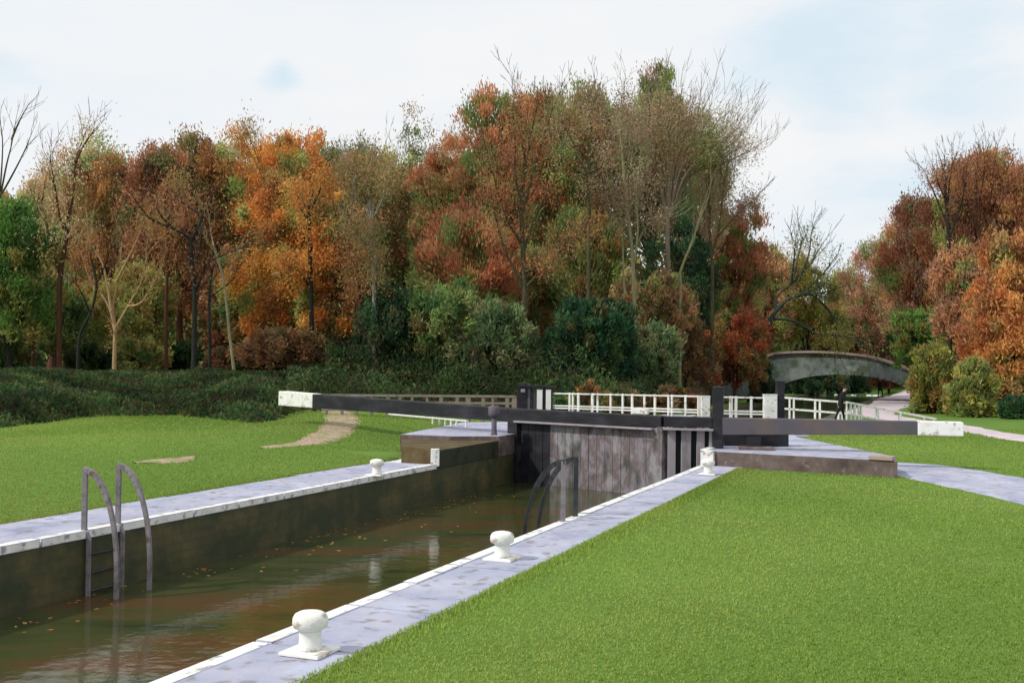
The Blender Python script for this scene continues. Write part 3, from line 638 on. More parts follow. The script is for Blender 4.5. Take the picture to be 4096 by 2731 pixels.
# ------------------------------------------------------------ foliage
def leafmesh(name, P, Dr, L, Wd, C, m, parent=None):
    n = len(P); rn = rng.normal(size=(n, 3)); pr = np.cross(Dr, rn); pr /= np.linalg.norm(pr, axis=1)[:, None] + 1e-9
    V = np.empty((n, 4, 3)); h = (Dr * (L / 2)[:, None]); k = (pr * (Wd / 2)[:, None])
    V[:, 0] = P - h; V[:, 1] = P + k; V[:, 2] = P + h; V[:, 3] = P - k
    me = bpy.data.meshes.new(name); me.vertices.add(4 * n); me.vertices.foreach_set('co', V.astype(np.float32).ravel())
    me.loops.add(4 * n); me.loops.foreach_set('vertex_index', np.arange(4 * n, dtype=np.int32))
    me.polygons.add(n); me.polygons.foreach_set('loop_start', np.arange(0, 4 * n, 4, dtype=np.int32))
    me.update(calc_edges=True)
    ca = me.color_attributes.new('Col', 'FLOAT_COLOR', 'POINT'); cc = np.ones((n, 4, 4)); cc[:, :, :3] = C[:, None, :]
    ca.data.foreach_set('color', cc.astype(np.float32).ravel()); me.materials.append(m)
    return link(name, me, parent)
PAL = {
 'green': [(66, 92, 34), (86, 112, 44), (52, 76, 34), (104, 104, 44), (120, 100, 44)],
 'rustpale': [(150, 110, 84), (132, 96, 70), (158, 130, 96), (120, 116, 76), (140, 84, 60)],
 'rust': [(128, 70, 40), (112, 58, 36), (142, 84, 46), (96, 78, 44), (100, 52, 36)],
 'redbrown': [(112, 52, 36), (96, 46, 38), (128, 66, 42), (88, 72, 46), (140, 78, 56)],
 'orange': [(172, 98, 32), (156, 84, 30), (184, 112, 38), (134, 80, 36), (112, 84, 40)],
 'brown': [(112, 82, 50), (96, 72, 46), (128, 88, 58), (84, 74, 48), (130, 80, 52)],
 'brolive': [(104, 84, 44), (92, 84, 46), (118, 86, 46), (78, 74, 42), (120, 74, 42)],
 'rustred': [(140, 70, 48), (128, 60, 42), (152, 84, 58), (112, 74, 44), (92, 92, 48), (120, 56, 44)],
 'greyb': [(120, 88, 66), (140, 104, 84), (104, 76, 58), (128, 74, 50), (96, 88, 62), (112, 84, 76)],
 'mauveb': [(112, 70, 60), (124, 84, 76), (96, 70, 56), (132, 96, 84), (88, 84, 60)],
 'greenol': [(88, 108, 52), (104, 122, 60), (72, 92, 46), (120, 120, 64), (112, 84, 48), (64, 84, 48)],
 'olive': [(112, 98, 44), (96, 92, 44), (128, 108, 50), (84, 76, 38), (108, 76, 38)],
 'teal': [(34, 60, 42), (42, 70, 46), (30, 50, 38), (66, 84, 46), (84, 70, 42), (50, 62, 38)],
 'salmon': [(150, 94, 66), (138, 82, 58), (160, 106, 76), (112, 84, 54), (96, 58, 42)],
 'dark': [(34, 48, 34), (42, 58, 40), (52, 62, 42), (62, 52, 36), (30, 40, 34)],
 'greygr': [(92, 104, 66), (108, 116, 74), (76, 92, 58), (120, 112, 74), (84, 68, 48)],
 'brred': [(88, 50, 36), (104, 56, 38), (76, 54, 38), (112, 74, 48)],
 'red': [(132, 48, 32), (112, 44, 30), (142, 62, 38), (92, 50, 32), (112, 76, 42), (74, 74, 40)],
 'gold': [(124, 108, 40), (108, 98, 38), (88, 84, 38), (132, 88, 40)],
 'mauve': [(140, 82, 74), (128, 72, 68), (150, 96, 84), (112, 64, 56), (116, 96, 60)],
 'darkred': [(112, 48, 36), (96, 42, 36), (128, 60, 42), (104, 64, 56), (140, 84, 48)],
 'orred': [(164, 74, 34), (150, 64, 34), (172, 90, 44), (140, 84, 50), (128, 56, 36)],
 'rustm': [(142, 84, 62), (152, 92, 66), (124, 76, 64), (150, 76, 44)],
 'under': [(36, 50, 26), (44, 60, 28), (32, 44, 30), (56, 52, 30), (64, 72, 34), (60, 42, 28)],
}
LG = 2.8
PAL = {k: [tuple(x * .72 + (sum(c) / 3) * .28 + a for x, a in zip(c, (0, 9, 1))) for c in v] for k, v in PAL.items()}
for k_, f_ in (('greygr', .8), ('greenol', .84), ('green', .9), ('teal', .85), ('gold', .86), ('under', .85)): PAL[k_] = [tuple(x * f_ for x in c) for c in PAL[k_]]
PAL['orange'] = [(c[0], c[1] - 6, c[2]) for c in PAL['orange']]; PAL['orred'] = [(c[0] - 6, c[1] + 3, c[2] + 4) for c in PAL['orred']]
def cols(pal, idx, var=.12):
    P = np.array([lin(c) for c in PAL[pal]]) * LG
    c = P[idx % len(P)].copy(); n = len(c)
    if pal in ('rust', 'redbrown', 'rustred', 'brown', 'greyb', 'mauveb', 'orange', 'olive', 'brolive', 'rustpale', 'orred', 'darkred', 'mauve', 'rustm', 'salmon'):
        g = (idx % 64) >= (56 if pal in ('orange', 'orred', 'darkred') else 50); gc = np.array([lin((92, 104, 56)), lin((76, 92, 54)), lin((112, 116, 70))]) * LG; c[g] = gc[idx[g] % 3]
    return np.clip(c * (1 + rng.normal(size=(n, 1)) * var) * (1 + rng.normal(size=(n, 3)) * .05), .003, .8)
def crown_pts(c, rad, n, lobes, streak, nclump, org, fill=.55):
    c = np.array(c); rad = np.array(rad)
    # clump centres through the crown's volume, more of them towards the outside, in uneven lobes
    K = nclump; dr = rng.normal(size=(K, 3)); dr /= np.linalg.norm(dr, axis=1)[:, None]; dr[:, 2] = np.where(dr[:, 2] < -.75, -dr[:, 2], dr[:, 2])
    ld = rng.normal(size=(lobes, 3)); ld /= np.linalg.norm(ld, axis=1)[:, None]; la = rng.uniform(-.32, .40, lobes)
    bulge = 1 + (np.maximum(0, dr @ ld.T - .55) / .45 * la).sum(1)
    rr = rng.uniform(0, 1, K) ** (1 / 3 * fill + .12)
    cc = c + dr * rad * (rr * bulge * .92)[:, None]
    cr = rng.uniform(.5, 1.25, K) * rad.mean() * .17
    idx = rng.integers(0, K, n); off = rng.normal(size=(n, 3)) * .52
    P = cc[idx] + off * cr[idx][:, None] * np.array([1, 1, 1.25])
    d = P - np.array(org); d /= np.linalg.norm(d, axis=1)[:, None] + 1e-9
    Dr = d * streak + rng.normal(size=(n, 3)) * (1 - streak) * .8; Dr /= np.linalg.norm(Dr, axis=1)[:, None]
    ci = rng.integers(0, 64, K)
    return P, Dr, ci[idx], idx, cc
def grow(mb, p, d, L, r, lev, spread=.5, up=.15, kids=3, n=5, minr=.012, seglen=4):
    pts = [p.copy()]; rr = [r]; dd = d.copy(); ends = []
    for i in range(seglen):
        dd = (dd + Vector((random.gauss(0, .13), random.gauss(0, .13), random.gauss(0, .08) + up * .25))).normalized()
        p = p + dd * (L / seglen); pts.append(p.copy()); rr.append(max(minr * .6, r * (1 - .62 * (i + 1) / seglen)))
        if lev > 0 and i >= 1:
            for k in range(kids if i == seglen - 1 else random.randint(1, max(1, kids - 1))):
                ax = Vector((random.gauss(0, 1), random.gauss(0, 1), random.gauss(0, .5))).normalized()
                nd = (dd + ax * spread + Vector((0, 0, up))).normalized()
                ends.append((p.copy(), nd, L * random.uniform(.5, .78), max(minr, rr[-1] * random.uniform(.55, .8)), lev - 1))
    mb.tube(pts, rr, n if r > .04 else 3, cap=False)
    for e in ends: grow(mb, e[0], e[1], e[2], e[3], e[4], spread, up, kids, n, minr, max(2, seglen - 1))
def tree(label, px, d, top, bot, hw, pal, n, bk='brown', streak=.6, lobes=9, tw=1.0, group='trees of the autumn wood', cat='tree', name='tree', leaf=(.27, .085), nclump=150, levels=3, limbs=7, lean=0, fan=.55, fork=None, depth=.8, fill=.55, trunkpx=None):
    b = D(px if trunkpx is None else trunkpx, d); g = HT(b.x, b.y); base = Vector((b.x, d, g - .15))
    zt = D(px, d, top).z; zb = max(D(px, d, bot).z, g + (.2 if cat == 'tree' else -1.2)); xc = D(px, d, (top + bot) / 2).x; rx = hw * d / F; rz = (zt - zb) / 2
    t = thing(name, label, cat, base, 0, group); c = Vector((xc - base.x, 0, (zt + zb) / 2 - base.z)); H = zt - base.z
    fz = fork if fork is not None else max(.12 * H, (zb - base.z) * .8 + .1 * H)
    mb = MB(); r0 = .013 * H * tw + .04
    f = Vector((c.x * .35, 0, fz))
    mid = [Vector((0, 0, 0)), Vector((random.gauss(0, .05), 0, fz * .3)), Vector((c.x * .2 + random.gauss(0, .1), random.gauss(0, .1), fz * .7)), f]
    mb.tube(mid, [r0 * 1.5, r0 * 1.05, r0 * .95, r0 * .8], 8, cap=False)
    for i in range(limbs):
        a = 2 * math.pi * i / limbs + random.uniform(-.3, .3); el = random.uniform(.2, 1) 
        tgt = c + Vector((math.cos(a) * rx * fan * random.uniform(.5, 1.1), math.sin(a) * rx * depth * fan, rz * random.uniform(-.1, .6)))
        st = f + Vector((0, 0, random.uniform(-.25, .1) * fz)) if i else f
        dv = (tgt - st); L = dv.length * .44
        grow(mb, st, dv.normalized(), max(L, .5), r0 * random.uniform(.35, .6), levels - 1, .5, .3, 2, 5)
    # leading shoots that reach the top
    grow(mb, f, (c + Vector((0, 0, rz)) - f).normalized(), (c + Vector((0, 0, rz)) - f).length * .47, r0 * .65, levels - 1, .42, .35, 3, 5)
    mb.build('trunk', BK[bk], t, smooth=True)
    if n:
        P, Dr, ci, idx, cc = crown_pts(c, (rx, rx * depth, rz), n, lobes, streak, nclump, f, fill)
        keep = P[:, 2] > -.0; P, Dr, ci = P[keep], Dr[keep], ci[keep]
        ss = rng.uniform(.6, 1.35, len(P))
        leafmesh('crown', P, Dr, leaf[0] * ss, leaf[1] * ss, cols(pal, ci), M['leaf'], t)
    return t
NL = 1.95
def T(label, px, d, top, bot, hw, pal, n, **k):
    if k.get('cat') in ('bush', 'shrub'): bot += (bot - top) * .35
    return tree(label, px, d, top, bot, hw, pal, int(n * NL), **k)

# left group
T('bushy green tree at the left edge of the picture', 40, 58, 770, 1500, 210, 'green', 17000, bk='dark')
T('second green tree cut by the left edge', -190, 60, 640, 1500, 200, 'green', 9000, bk='dark')
T('pale russet tree in the back row at far left', 330, 90, 600, 1300, 230, 'rustpale', 11000, bk='brown')
T('russet tree in the back row behind the red-brown one', 720, 91, 550, 1300, 230, 'rust', 13000)
T('amber tree in the back row left of the bright orange one', 990, 92, 520, 1300, 190, 'orange', 11000)
T('amber and brown tree in the back row right of the bright orange one', 1300, 92, 520, 1300, 190, 'olive', 11000)
T('green-brown tree in the back row at the foot of the central dome', 1740, 93, 580, 1300, 170, 'brolive', 11000)
T('pale rusty half-bare tree behind the tall brown trunk at far left', 210, 80, 620, 1380, 200, 'rustpale', 13000, bk='brown', nclump=110)
T('rust tree behind the pale forked birch', 430, 76, 605, 1400, 200, 'rust', 20000)
T('red-brown tree high above the dark forked tree', 640, 74, 560, 1350, 180, 'redbrown', 19000)
T('rust and red tree behind the three thin trunks', 850, 76, 520, 1350, 190, 'rust', 19000)
T('bright orange-topped tree, tallest of the left wood', 1130, 73, 475, 1080, 220, 'orange', 17000, bk='dark')
T('orange beech with drooping tiers of leaves', 1120, 64, 800, 1480, 200, 'orange', 19000, bk='dark', streak=.35, nclump=90)
T('orange tree spreading right above the white beam end', 1330, 61, 820, 1500, 180, 'orange', 16000, bk='dark', streak=.35, nclump=80)
T('brown twiggy tree between orange wood and central dome', 1470, 78, 545, 1120, 190, 'brown', 17000, bk='dark', nclump=90)
T('olive tree in the dip of the skyline left of centre', 1620, 82, 610, 1300, 150, 'brolive', 14000, bk='dark')
T('golden olive underwood tree behind the pale birch', 540, 67, 1060, 1500, 190, 'olive', 13000)
T('salmon red small tree between the dark and pale thin trunks', 920, 68, 1010, 1500, 110, 'redbrown', 10000, bk='red')
T('blue-green low tree left of the pale birch', 230, 65, 1130, 1500, 130, 'greenol', 11000, bk='dark')
T('dark brown low tree below the orange beech', 1180, 60, 1330, 1560, 230, 'brred', 12000, bk='dark')
T('dark evergreen low tree above the black beam', 1560, 58, 1120, 1560, 170, 'dark', 13000, bk='dark')
# central dome
T('rust red tree on the left slope of the central dome', 1800, 77, 580, 1300, 190, 'rustred', 22000)
T('fan-shaped rust tree on the left shoulder of the central dome', 1960, 75, 455, 1200, 200, 'rustred', 25000, streak=.85)
T('tall brown and rust tree near the top of the central dome', 2160, 79, 335, 1100, 210, 'rust', 25000, streak=.85, bk='olive')
T('thin-topped grey-brown tree at the summit of the central dome', 2390, 82, 300, 1050, 210, 'greyb', 22000, streak=.85, bk='olive')
T('mauve-brown tree right of the central summit', 2600, 80, 320, 1080, 170, 'mauveb', 19000, streak=.85, bk='olive')
T('olive brown rounded tree in front of the central dome', 2350, 69, 800, 1330, 170, 'brolive', 19000, streak=.7)
T('broad rust tree low on the left of the pale central trunk', 1880, 67, 860, 1380, 240, 'rustred', 24000, streak=.8)
T('mossy brown tree low behind the pale central trunk', 2140, 71, 980, 1500, 180, 'brolive', 17000)
T('bright green small tree above the grey fence', 1760, 58, 1170, 1580, 190, 'greenol', 17000, bk='dark', group='small trees behind the gates')
T('yellow-green small tree left of the paddle frame', 2010, 57, 1240, 1600, 170, 'greygr', 15000, bk='dark', group='small trees behind the gates')
T('deep blue-green evergreen behind the gate railing', 2350, 57, 1190, 1600, 190, 'teal', 20000, bk='dark', group='small trees behind the gates')
T('salmon rounded small tree under the pale twin trunks', 2500, 66, 1090, 1400, 90, 'salmon', 8000, group='small trees behind the gates')
T('salmon and brown small tree right of the pale twin trunks', 2660, 67, 1090, 1420, 120, 'salmon', 10000, group='small trees behind the gates')
T('dark green tree on the right side of the central dome', 2740, 76, 960, 1420, 150, 'dark', 15000, bk='dark')
T('grey-green small tree over the middle of the gate railing', 2580, 60, 1270, 1590, 140, 'greygr', 14000, bk='dark', group='small trees behind the gates')
T('brown-red small tree left of the scarlet bush', 2740, 70, 1250, 1590, 110, 'brred', 11000, group='small trees behind the gates')
T('hazy beige-brown tree behind the bare fan tree', 2790, 84, 430, 1120, 150, 'rustpale', 12000, bk='twig', streak=.9, leaf=(.3, .06))
T('salmon tree on the right slope of the central dome', 2950, 86, 850, 1380, 110, 'rustred', 13000, streak=.8)
T('pink-brown tree at the foot of the right slope', 3080, 98, 950, 1400, 110, 'salmon', 11000)
T('scarlet bush-like tree above the heel post', 2940, 72, 1280, 1610, 165, 'red', 12000, bk='red', lobes=16, nclump=70, streak=.4, group='small trees behind the gates')
# right
T('olive gold tree above the left end of the bridge', 3230, 100, 1050, 1440, 130, 'gold', 13000, bk='dark')
T('olive-brown tree in the notch of the skyline', 3360, 124, 1080, 1440, 130, 'olive', 11000)
T('mauve pink tree above the bridge', 3480, 116, 1030, 1480, 150, 'mauve', 14000)
T('mauve tree behind the right end of the bridge', 3640, 112, 900, 1440, 150, 'mauve', 14000)
T('dark red tree on the left shoulder of the right group', 3680, 84, 760, 1330, 190, 'darkred', 21000, streak=.8)
T('tall dark red tree at the top of the right group', 3890, 80, 590, 1250, 200, 'darkred', 26000, streak=.85)
T('red-brown tree at the right edge', 4110, 78, 650, 1350, 170, 'darkred', 18000, streak=.8)
T('russet tree in the back row behind the right group', 3990, 92, 600, 1300, 210, 'darkred', 16000)
T('dusky rust tree in the middle of the right group', 3860, 70, 960, 1480, 150, 'rustm', 15000)
T('green tree low in the right group beside the mauve one', 3650, 76, 1240, 1500, 90, 'green', 9000)
T('orange-red tree low at the right edge', 4030, 62, 1060, 1640, 190, 'orred', 24000)
T('olive bush on the lawn edge right of the path', 3740, 59, 1375, 1650, 110, 'gold', 12000, group='bushes at the right lawn edge', name='bush', cat='bush')
T('golden green bush between olive bush and orange-red tree', 3890, 56, 1440, 1660, 100, 'olive', 11000, group='bushes at the right lawn edge', name='bush', cat='bush')
T('low emerald bush at the right edge behind the lawn', 4075, 54, 1580, 1672, 80, 'teal', 5000, group='bushes at the right lawn edge', name='bush', cat='bush', limbs=3, levels=2)
T('dark green bush beside the falling end of the bridge parapet', 3690, 82, 1400, 1520, 70, 'dark', 6000, group='bushes at the right lawn edge', name='bush', cat='bush', limbs=3, levels=2)
for px, d, top, hw, pal, lab in ((3190, 97, 1475, 75, 'dark', 'dark bush added to darken the left side of the bridge arch'), (3310, 99, 1480, 80, 'teal', 'blue-green dark bush added to darken the middle of the bridge arch'), (3420, 101, 1490, 60, 'dark', 'dark bush added to darken the arch just left of the path')):
    T(lab, px, d, top, 1580, hw, pal, 6000, name='bush', cat='bush', group='bushes added beyond the bridge to darken its arch', limbs=3, levels=2, nclump=60)  # bushes put behind the arch so that its opening looks dark
for px, d, top, hw, pal, lab in ((4010, 66, 1540, 110, 'under', 'low dark bush at the foot of the orange-red tree, left of the emerald bush'), (3820, 68, 1480, 100, 'brred', 'brown bush behind the olive and golden green bushes'), (4160, 62, 1500, 110, 'under', 'dark bush cut by the right edge above the lawn')):
    T(lab, px, d, top, 1640, hw, pal, 6000, name='bush', cat='bush', group='bushes at the right lawn edge', limbs=3, levels=2, nclump=60)
for px, d, top, hw, pal, lab in ((70, 62, 1330, 120, 'greenol', 'green underwood bush below the green tree at the left edge'), (330, 63, 1360, 120, 'under', 'dark green underwood bush left of the pale birch'), (560, 64, 1330, 120, 'olive', 'olive underwood bush right of the pale birch'),
        (720, 66, 1370, 110, 'under', 'dark underwood bush behind the black-green forked trunk'), (890, 63, 1390, 110, 'brred', 'red-brown underwood bush behind the light grey leaning trunk'), (1050, 62, 1420, 120, 'under', 'dark green underwood bush between leaning trunk and orange beech')):
    T(lab, px, d, top, 1500, hw, pal, 6500, name='bush', cat='bush', group='underwood bushes among the left trunks', limbs=3, levels=2, nclump=70, lobes=12)
# shrubs behind the railing
for i, (px, d, top, hw, pal, lab) in enumerate(((2240, 47, 1585, 70, 'greenol', 'low olive shrub behind the left end of the gate railing'), (2370, 50, 1545, 85, 'rust', 'low rust shrub behind the gate railing, second from its left end'),
        (2500, 52, 1550, 80, 'brred', 'low brown shrub behind the middle of the gate railing'), (2620, 56, 1545, 80, 'brred', 'low russet shrub behind the right half of the gate railing'),
        (2740, 60, 1540, 75, 'redbrown', 'low red-brown shrub behind the right end of the gate railing'), (3060, 74, 1470, 60, 'dark', 'dark shrub between scarlet bush and bridge'))):
    T(lab, px, d, top, 1650, hw, pal, 6000, name='shrub', cat='shrub', group='shrubs behind the railing', limbs=3, levels=2, leaf=(.2, .09), nclump=60)

# trees drawn limb by limb: branch lines given as places on the picture, set at the tree's own distance with real depth
def drawn(label, d, lines, bk, r0, pal=None, n=0, twig=2, group='bare-branched trees in front of the wood', twL=1.5, crown=None, leaf=(.17, .055), up=.2, tr=.02, spread=.45):
    x0 = D(*[lines[0][0][0]][:1], d); p0 = D(lines[0][0][0], d, lines[0][0][1]); g = HT(p0.x, d)
    base = Vector((p0.x, d, g - .1)); t = thing('tree', label, 'tree', base, 0, group); mb = MB(); tips = []
    rr0 = {}
    for li, ln in enumerate(lines):
        pts = []; dep = random.uniform(-1, 1) * (0 if li == 0 else 1.5); m_ = len(ln)
        for i, (x, y) in enumerate(ln):
            p = D(x, d, y); o = dep * (i / (m_ - 1)); sc_ = (d + o) / d
            p = Vector((p.x * sc_, d + o, EYE + (p.z - EYE) * sc_)); pts.append(p - base)
        if li == 0: pts.insert(0, Vector((0, 0, 0)) if pts[0].z > .1 else pts[0] - Vector((0, 0, .2)))
        # smooth the line
        sm_ = []
        for i in range(len(pts) - 1):
            q0 = pts[max(i - 1, 0)]; q1 = pts[i]; q2 = pts[i + 1]; q3 = pts[min(i + 2, len(pts) - 1)]
            for k in range(4):
                s = k / 4; sm_.append(.5 * ((2 * q1) + (q2 - q0) * s + (2 * q0 - 5 * q1 + 4 * q2 - q3) * s * s + (3 * q1 - q0 - 3 * q2 + q3) * s ** 3))
        sm_.append(pts[-1]); k = len(sm_)
        ra = r0 * (1 if li == 0 else .5); rb = r0 * (.55 if li == 0 else .12)
        mb.tube(sm_, [ra + (rb - ra) * (i / (k - 1)) + (r0 * .5 if (li == 0 and i == 0) else 0) for i in range(k)], 7, cap=False)
        for i in range(k // 2 if li else int(k * .7), k, 1):
            dv = (sm_[min(i + 1, k - 1)] - sm_[max(i - 1, 0)]).normalized()
            if random.random() < .8 or i == k - 1:
                ax = Vector((random.gauss(0, 1), random.gauss(0, 1), random.gauss(0, .5))).normalized()
                grow(mb, sm_[i], (dv + ax * spread).normalized(), twL * random.uniform(.6, 1.2), max(tr, rb * .6), twig - 1, .45, up, 2, 4, minr=tr * .6, seglen=3); tips.append(sm_[i])
    mb.build('trunk', BK[bk], t, smooth=True)
    if n:
        n = int(n * (2.4 if leaf[0] < .2 else 1)); tp = np.array([tuple(v) for v in tips]); idx = rng.integers(0, len(tp), n); P = tp[idx] + rng.normal(size=(n, 3)) * np.array([.8, .8, .8]) * twL * .42
        Dr = rng.normal(size=(n, 3)) + np.array([0, 0, .8]); Dr /= np.linalg.norm(Dr, axis=1)[:, None]; ss = rng.uniform(.6, 1.3, len(P))
        leafmesh('crown', P, Dr, leaf[0] * ss, leaf[1] * ss, cols(pal, idx), M['leaf'], t)
    return t
drawn('slender pale tan birch forking low in front of the left wood', 56, [[(456, 1515), (458, 1410), (460, 1311)], [(460, 1320), (439, 1237), (406, 1179), (365, 1129), (336, 1046)], [(445, 1245), (427, 1129), (406, 1046), (356, 963), (348, 897)],
      [(458, 1310), (452, 1220), (477, 1096), (485, 988), (489, 938)], [(464, 1129), (506, 1046), (547, 963), (580, 880)], [(460, 1315), (514, 1220), (564, 1129), (589, 1021)], [(514, 1225), (572, 1204), (647, 1071)]], 'tan', .15, 'rust', 500, twL=1.0)
drawn('tall brown trunk with bare forked top at far left', 57, [[(236, 1500), (240, 1129), (265, 963), (262, 900)], [(262, 930), (240, 872), (220, 748), (199, 632)], [(264, 900), (290, 797), (303, 648), (340, 532)], [(303, 648), (330, 590), (381, 515)], [(265, 963), (290, 950), (320, 925)], [(240, 1100), (210, 1000), (190, 900)]], 'brown', .17, 'rustpale', 900, twL=1.4)
drawn('thin dark crooked tree between the tall brown trunk and the pale birch', 56, [[(311, 1519), (319, 1345), (365, 1245), (386, 1137), (365, 1038)], [(360, 1250), (330, 1180), (300, 1120)], [(384, 1140), (420, 1060), (440, 1000)]], 'dark', .1, twL=.9)
drawn('black-green forked tree right of the pale birch', 56, [[(775, 1512), (779, 1170), (767, 1071)], [(767, 1080), (763, 963), (688, 913), (597, 872), (539, 797)], [(767, 1071), (796, 1005), (808, 880), (796, 797)], [(781, 1160), (810, 1100), (837, 1046), (978, 988)], [(763, 963), (804, 872), (760, 830), (721, 800)], [(690, 913), (650, 870), (600, 790)]], 'dark', .17, 'redbrown', 900, twL=1.4)
drawn('thin dark stem just right of the black-green forked tree', 57, [[(841, 1500), (837, 1212), (846, 1088)], [(838, 1190), (880, 1160), (930, 1120)], [(846, 1100), (870, 1010), (900, 940)]], 'dark', .1, twL=.9)
drawn('light grey leaning thin tree beside the orange beech', 56, [[(941, 1523), (920, 1353), (895, 1129), (862, 1005)], [(862, 1010), (845, 940), (838, 880)], [(895, 1129), (930, 1060), (960, 980)]], 'pale', .1, twL=1.0)
drawn('bare tree whose tips rise above the green tree at the left edge', 60, [[(-20, 1500), (-15, 1100), (0, 789)], [(-5, 820), (25, 665), (46, 580), (64, 480)], [(0, 789), (60, 680), (100, 600), (124, 540)], [(46, 560), (80, 480), (116, 416)], [(-5, 800), (5, 700), (10, 560), (-5, 460)], [(-10, 1000), (80, 900), (150, 720)]], 'olive', .12, twL=1.0, twig=2, tr=.016)
drawn('straight blue-grey trunk with a spray of twigs above the black beam', 57, [[(1497, 1560), (1497, 1300), (1495, 1128), (1488, 887)], [(1488, 890), (1450, 800), (1420, 700)], [(1488, 880), (1490, 780), (1500, 660)], [(1490, 880), (1530, 800), (1570, 690)], [(1488, 880), (1460, 770), (1380, 680)], [(1492, 1000), (1440, 950), (1400, 880)]], 'grey', .14, 'brown', 5200, twL=1.3, twig=3)
drawn('reddish straight trunk left of the blue-grey trunk', 58, [[(1440, 1560), (1440, 1300), (1436, 1128), (1430, 1040)], [(1432, 1060), (1400, 1000), (1380, 950)]], 'red', .12, 'rust', 2500, twL=1.6)
drawn('tall pale trunk with upswept limbs in the middle of the central dome', 62, [[(2095, 1330), (2100, 1171), (2087, 853), (2100, 640)], [(2098, 1160), (2027, 1016), (1990, 900), (1960, 760)], [(2102, 1150), (2170, 1080), (2207, 1051), (2268, 965), (2337, 904)], [(2095, 1090), (2150, 1070), (2210, 1050)], [(2092, 980), (2030, 880), (1984, 741), (1950, 620)], [(2090, 860), (2130, 700), (2170, 560), (2210, 440)], [(2090, 850), (2060, 700), (2060, 560), (2050, 420)], [(2100, 640), (2090, 520), (2080, 400)], [(2100, 700), (2120, 560), (2150, 420)], [(2095, 1000), (2150, 850), (2220, 700), (2260, 600)]], 'olive', .2, 'rustred', 4500, twL=1.35, twig=3, tr=.025)
drawn('dark upper tree with a cup of limbs right of the pale central trunk', 66, [[(2354, 1300), (2356, 1000), (2354, 801), (2341, 689)], [(2345, 700), (2302, 680), (2216, 586), (2190, 500)], [(2341, 689), (2311, 594), (2260, 520), (2233, 430)], [(2345, 700), (2400, 670), (2440, 637), (2470, 520)], [(2345, 690), (2370, 580), (2362, 470), (2380, 390)]], 'olive', .16, 'greyb', 2500, twL=1.25, twig=3, tr=.025)
drawn('pair of pale olive trunks side by side right of centre', 64, [[(2538, 1230), (2532, 1068), (2524, 956), (2502, 767), (2489, 600)], [(2534, 1068), (2552, 922), (2545, 784), (2560, 640), (2570, 480)], [(2500, 1180), (2494, 1094), (2485, 896), (2442, 767), (2412, 600)], [(2545, 980), (2590, 900), (2640, 880)], [(2490, 620), (2480, 500), (2500, 380)]], 'pale', .15, 'mauveb', 2500, twL=1.25, twig=3, tr=.022)
fan = [[(2672, 1120), (2670, 960), (2670, 870), (2644, 767), (2623, 672), (2600, 560)]]
for k in range(13):
    a = R(-10 + k * 5.2); L = 470 - 8 * k; x0, y0 = 2672 + k * 2, 880 - k * 4
    fan.append([(x0, y0), (x0 + math.sin(a * .55) * L * .4, y0 - math.cos(a * .55) * L * .4), (x0 + math.sin(a * .9) * L * .75, y0 - math.cos(a * .9) * L * .72), (x0 + math.sin(a) * L, y0 - math.cos(a) * L * .98)])
drawn('big bare beige tree fanning out against the sky right of the summit', 68, fan, 'twig', .17, 'greyb', 16000, leaf=(.24, .04), twL=1.7, twig=3, tr=.021, spread=.35, up=.3)
drawn('slanting pale stem between the beige fan tree and the dark green tree', 66, [[(2722, 1150), (2722, 1085), (2769, 965), (2817, 810)], [(2790, 900), (2830, 800), (2850, 700)]], 'pale', .1, twL=1.4)
drawn('dark slim upright tree at the right side of the central dome', 70, [[(2850, 1200), (2847, 1025), (2835, 880), (2838, 700)], [(2848, 1020), (2873, 930), (2894, 767), (2905, 680)], [(2838, 760), (2850, 660), (2845, 600)], [(2860, 960), (2930, 880), (3010, 800)]], 'olive', .13, 'mauveb', 3500, twL=1.3, twig=3)
drawn('dark green leaning tree arching its branches over the bridge', 77, [[(3010, 1470), (3040, 1360), (3101, 1249), (3170, 1188), (3256, 1176)], [(3250, 1176), (3333, 1266), (3346, 1361), (3352, 1400)], [(3104, 1250), (3105, 1190), (3170, 1130), (3240, 1060), (3275, 1000)], [(3092, 1275), (3178, 1284), (3264, 1331), (3376, 1344), (3480, 1395)], [(3170, 1130), (3190, 1040), (3213, 939)], [(3200, 1110), (3235, 1020), (3245, 930)], [(3200, 1180), (3280, 1110), (3340, 1030)], [(3165, 1135), (3175, 1050), (3180, 985)]], 'teal', .2, 'gold', 1800, twL=1.6, twig=2, tr=.035)
drawn('bare upright tree piercing the top of the right group, its left one', 70, [[(3800, 1300), (3796, 997), (3785, 806), (3775, 680)], [(3790, 900), (3740, 780), (3700, 690)], [(3788, 850), (3800, 720), (3812, 640)], [(3785, 800), (3755, 740), (3745, 690)], [(3794, 960), (3850, 800), (3870, 640)]], 'dark', .15, 'darkred', 900, twL=1.1, twig=3)
drawn('bare upright tree piercing the top of the right group, its right one', 72, [[(3925, 1300), (3918, 974), (3903, 844), (3905, 680)], [(3915, 950), (3960, 800), (3975, 700), (3982, 620)], [(3916, 960), (4000, 820), (4060, 700)], [(3905, 860), (3930, 740), (3940, 640)], [(3912, 930), (3870, 800), (3850, 690)]], 'brown', .15, 'darkred', 900, twL=1.1, twig=3)

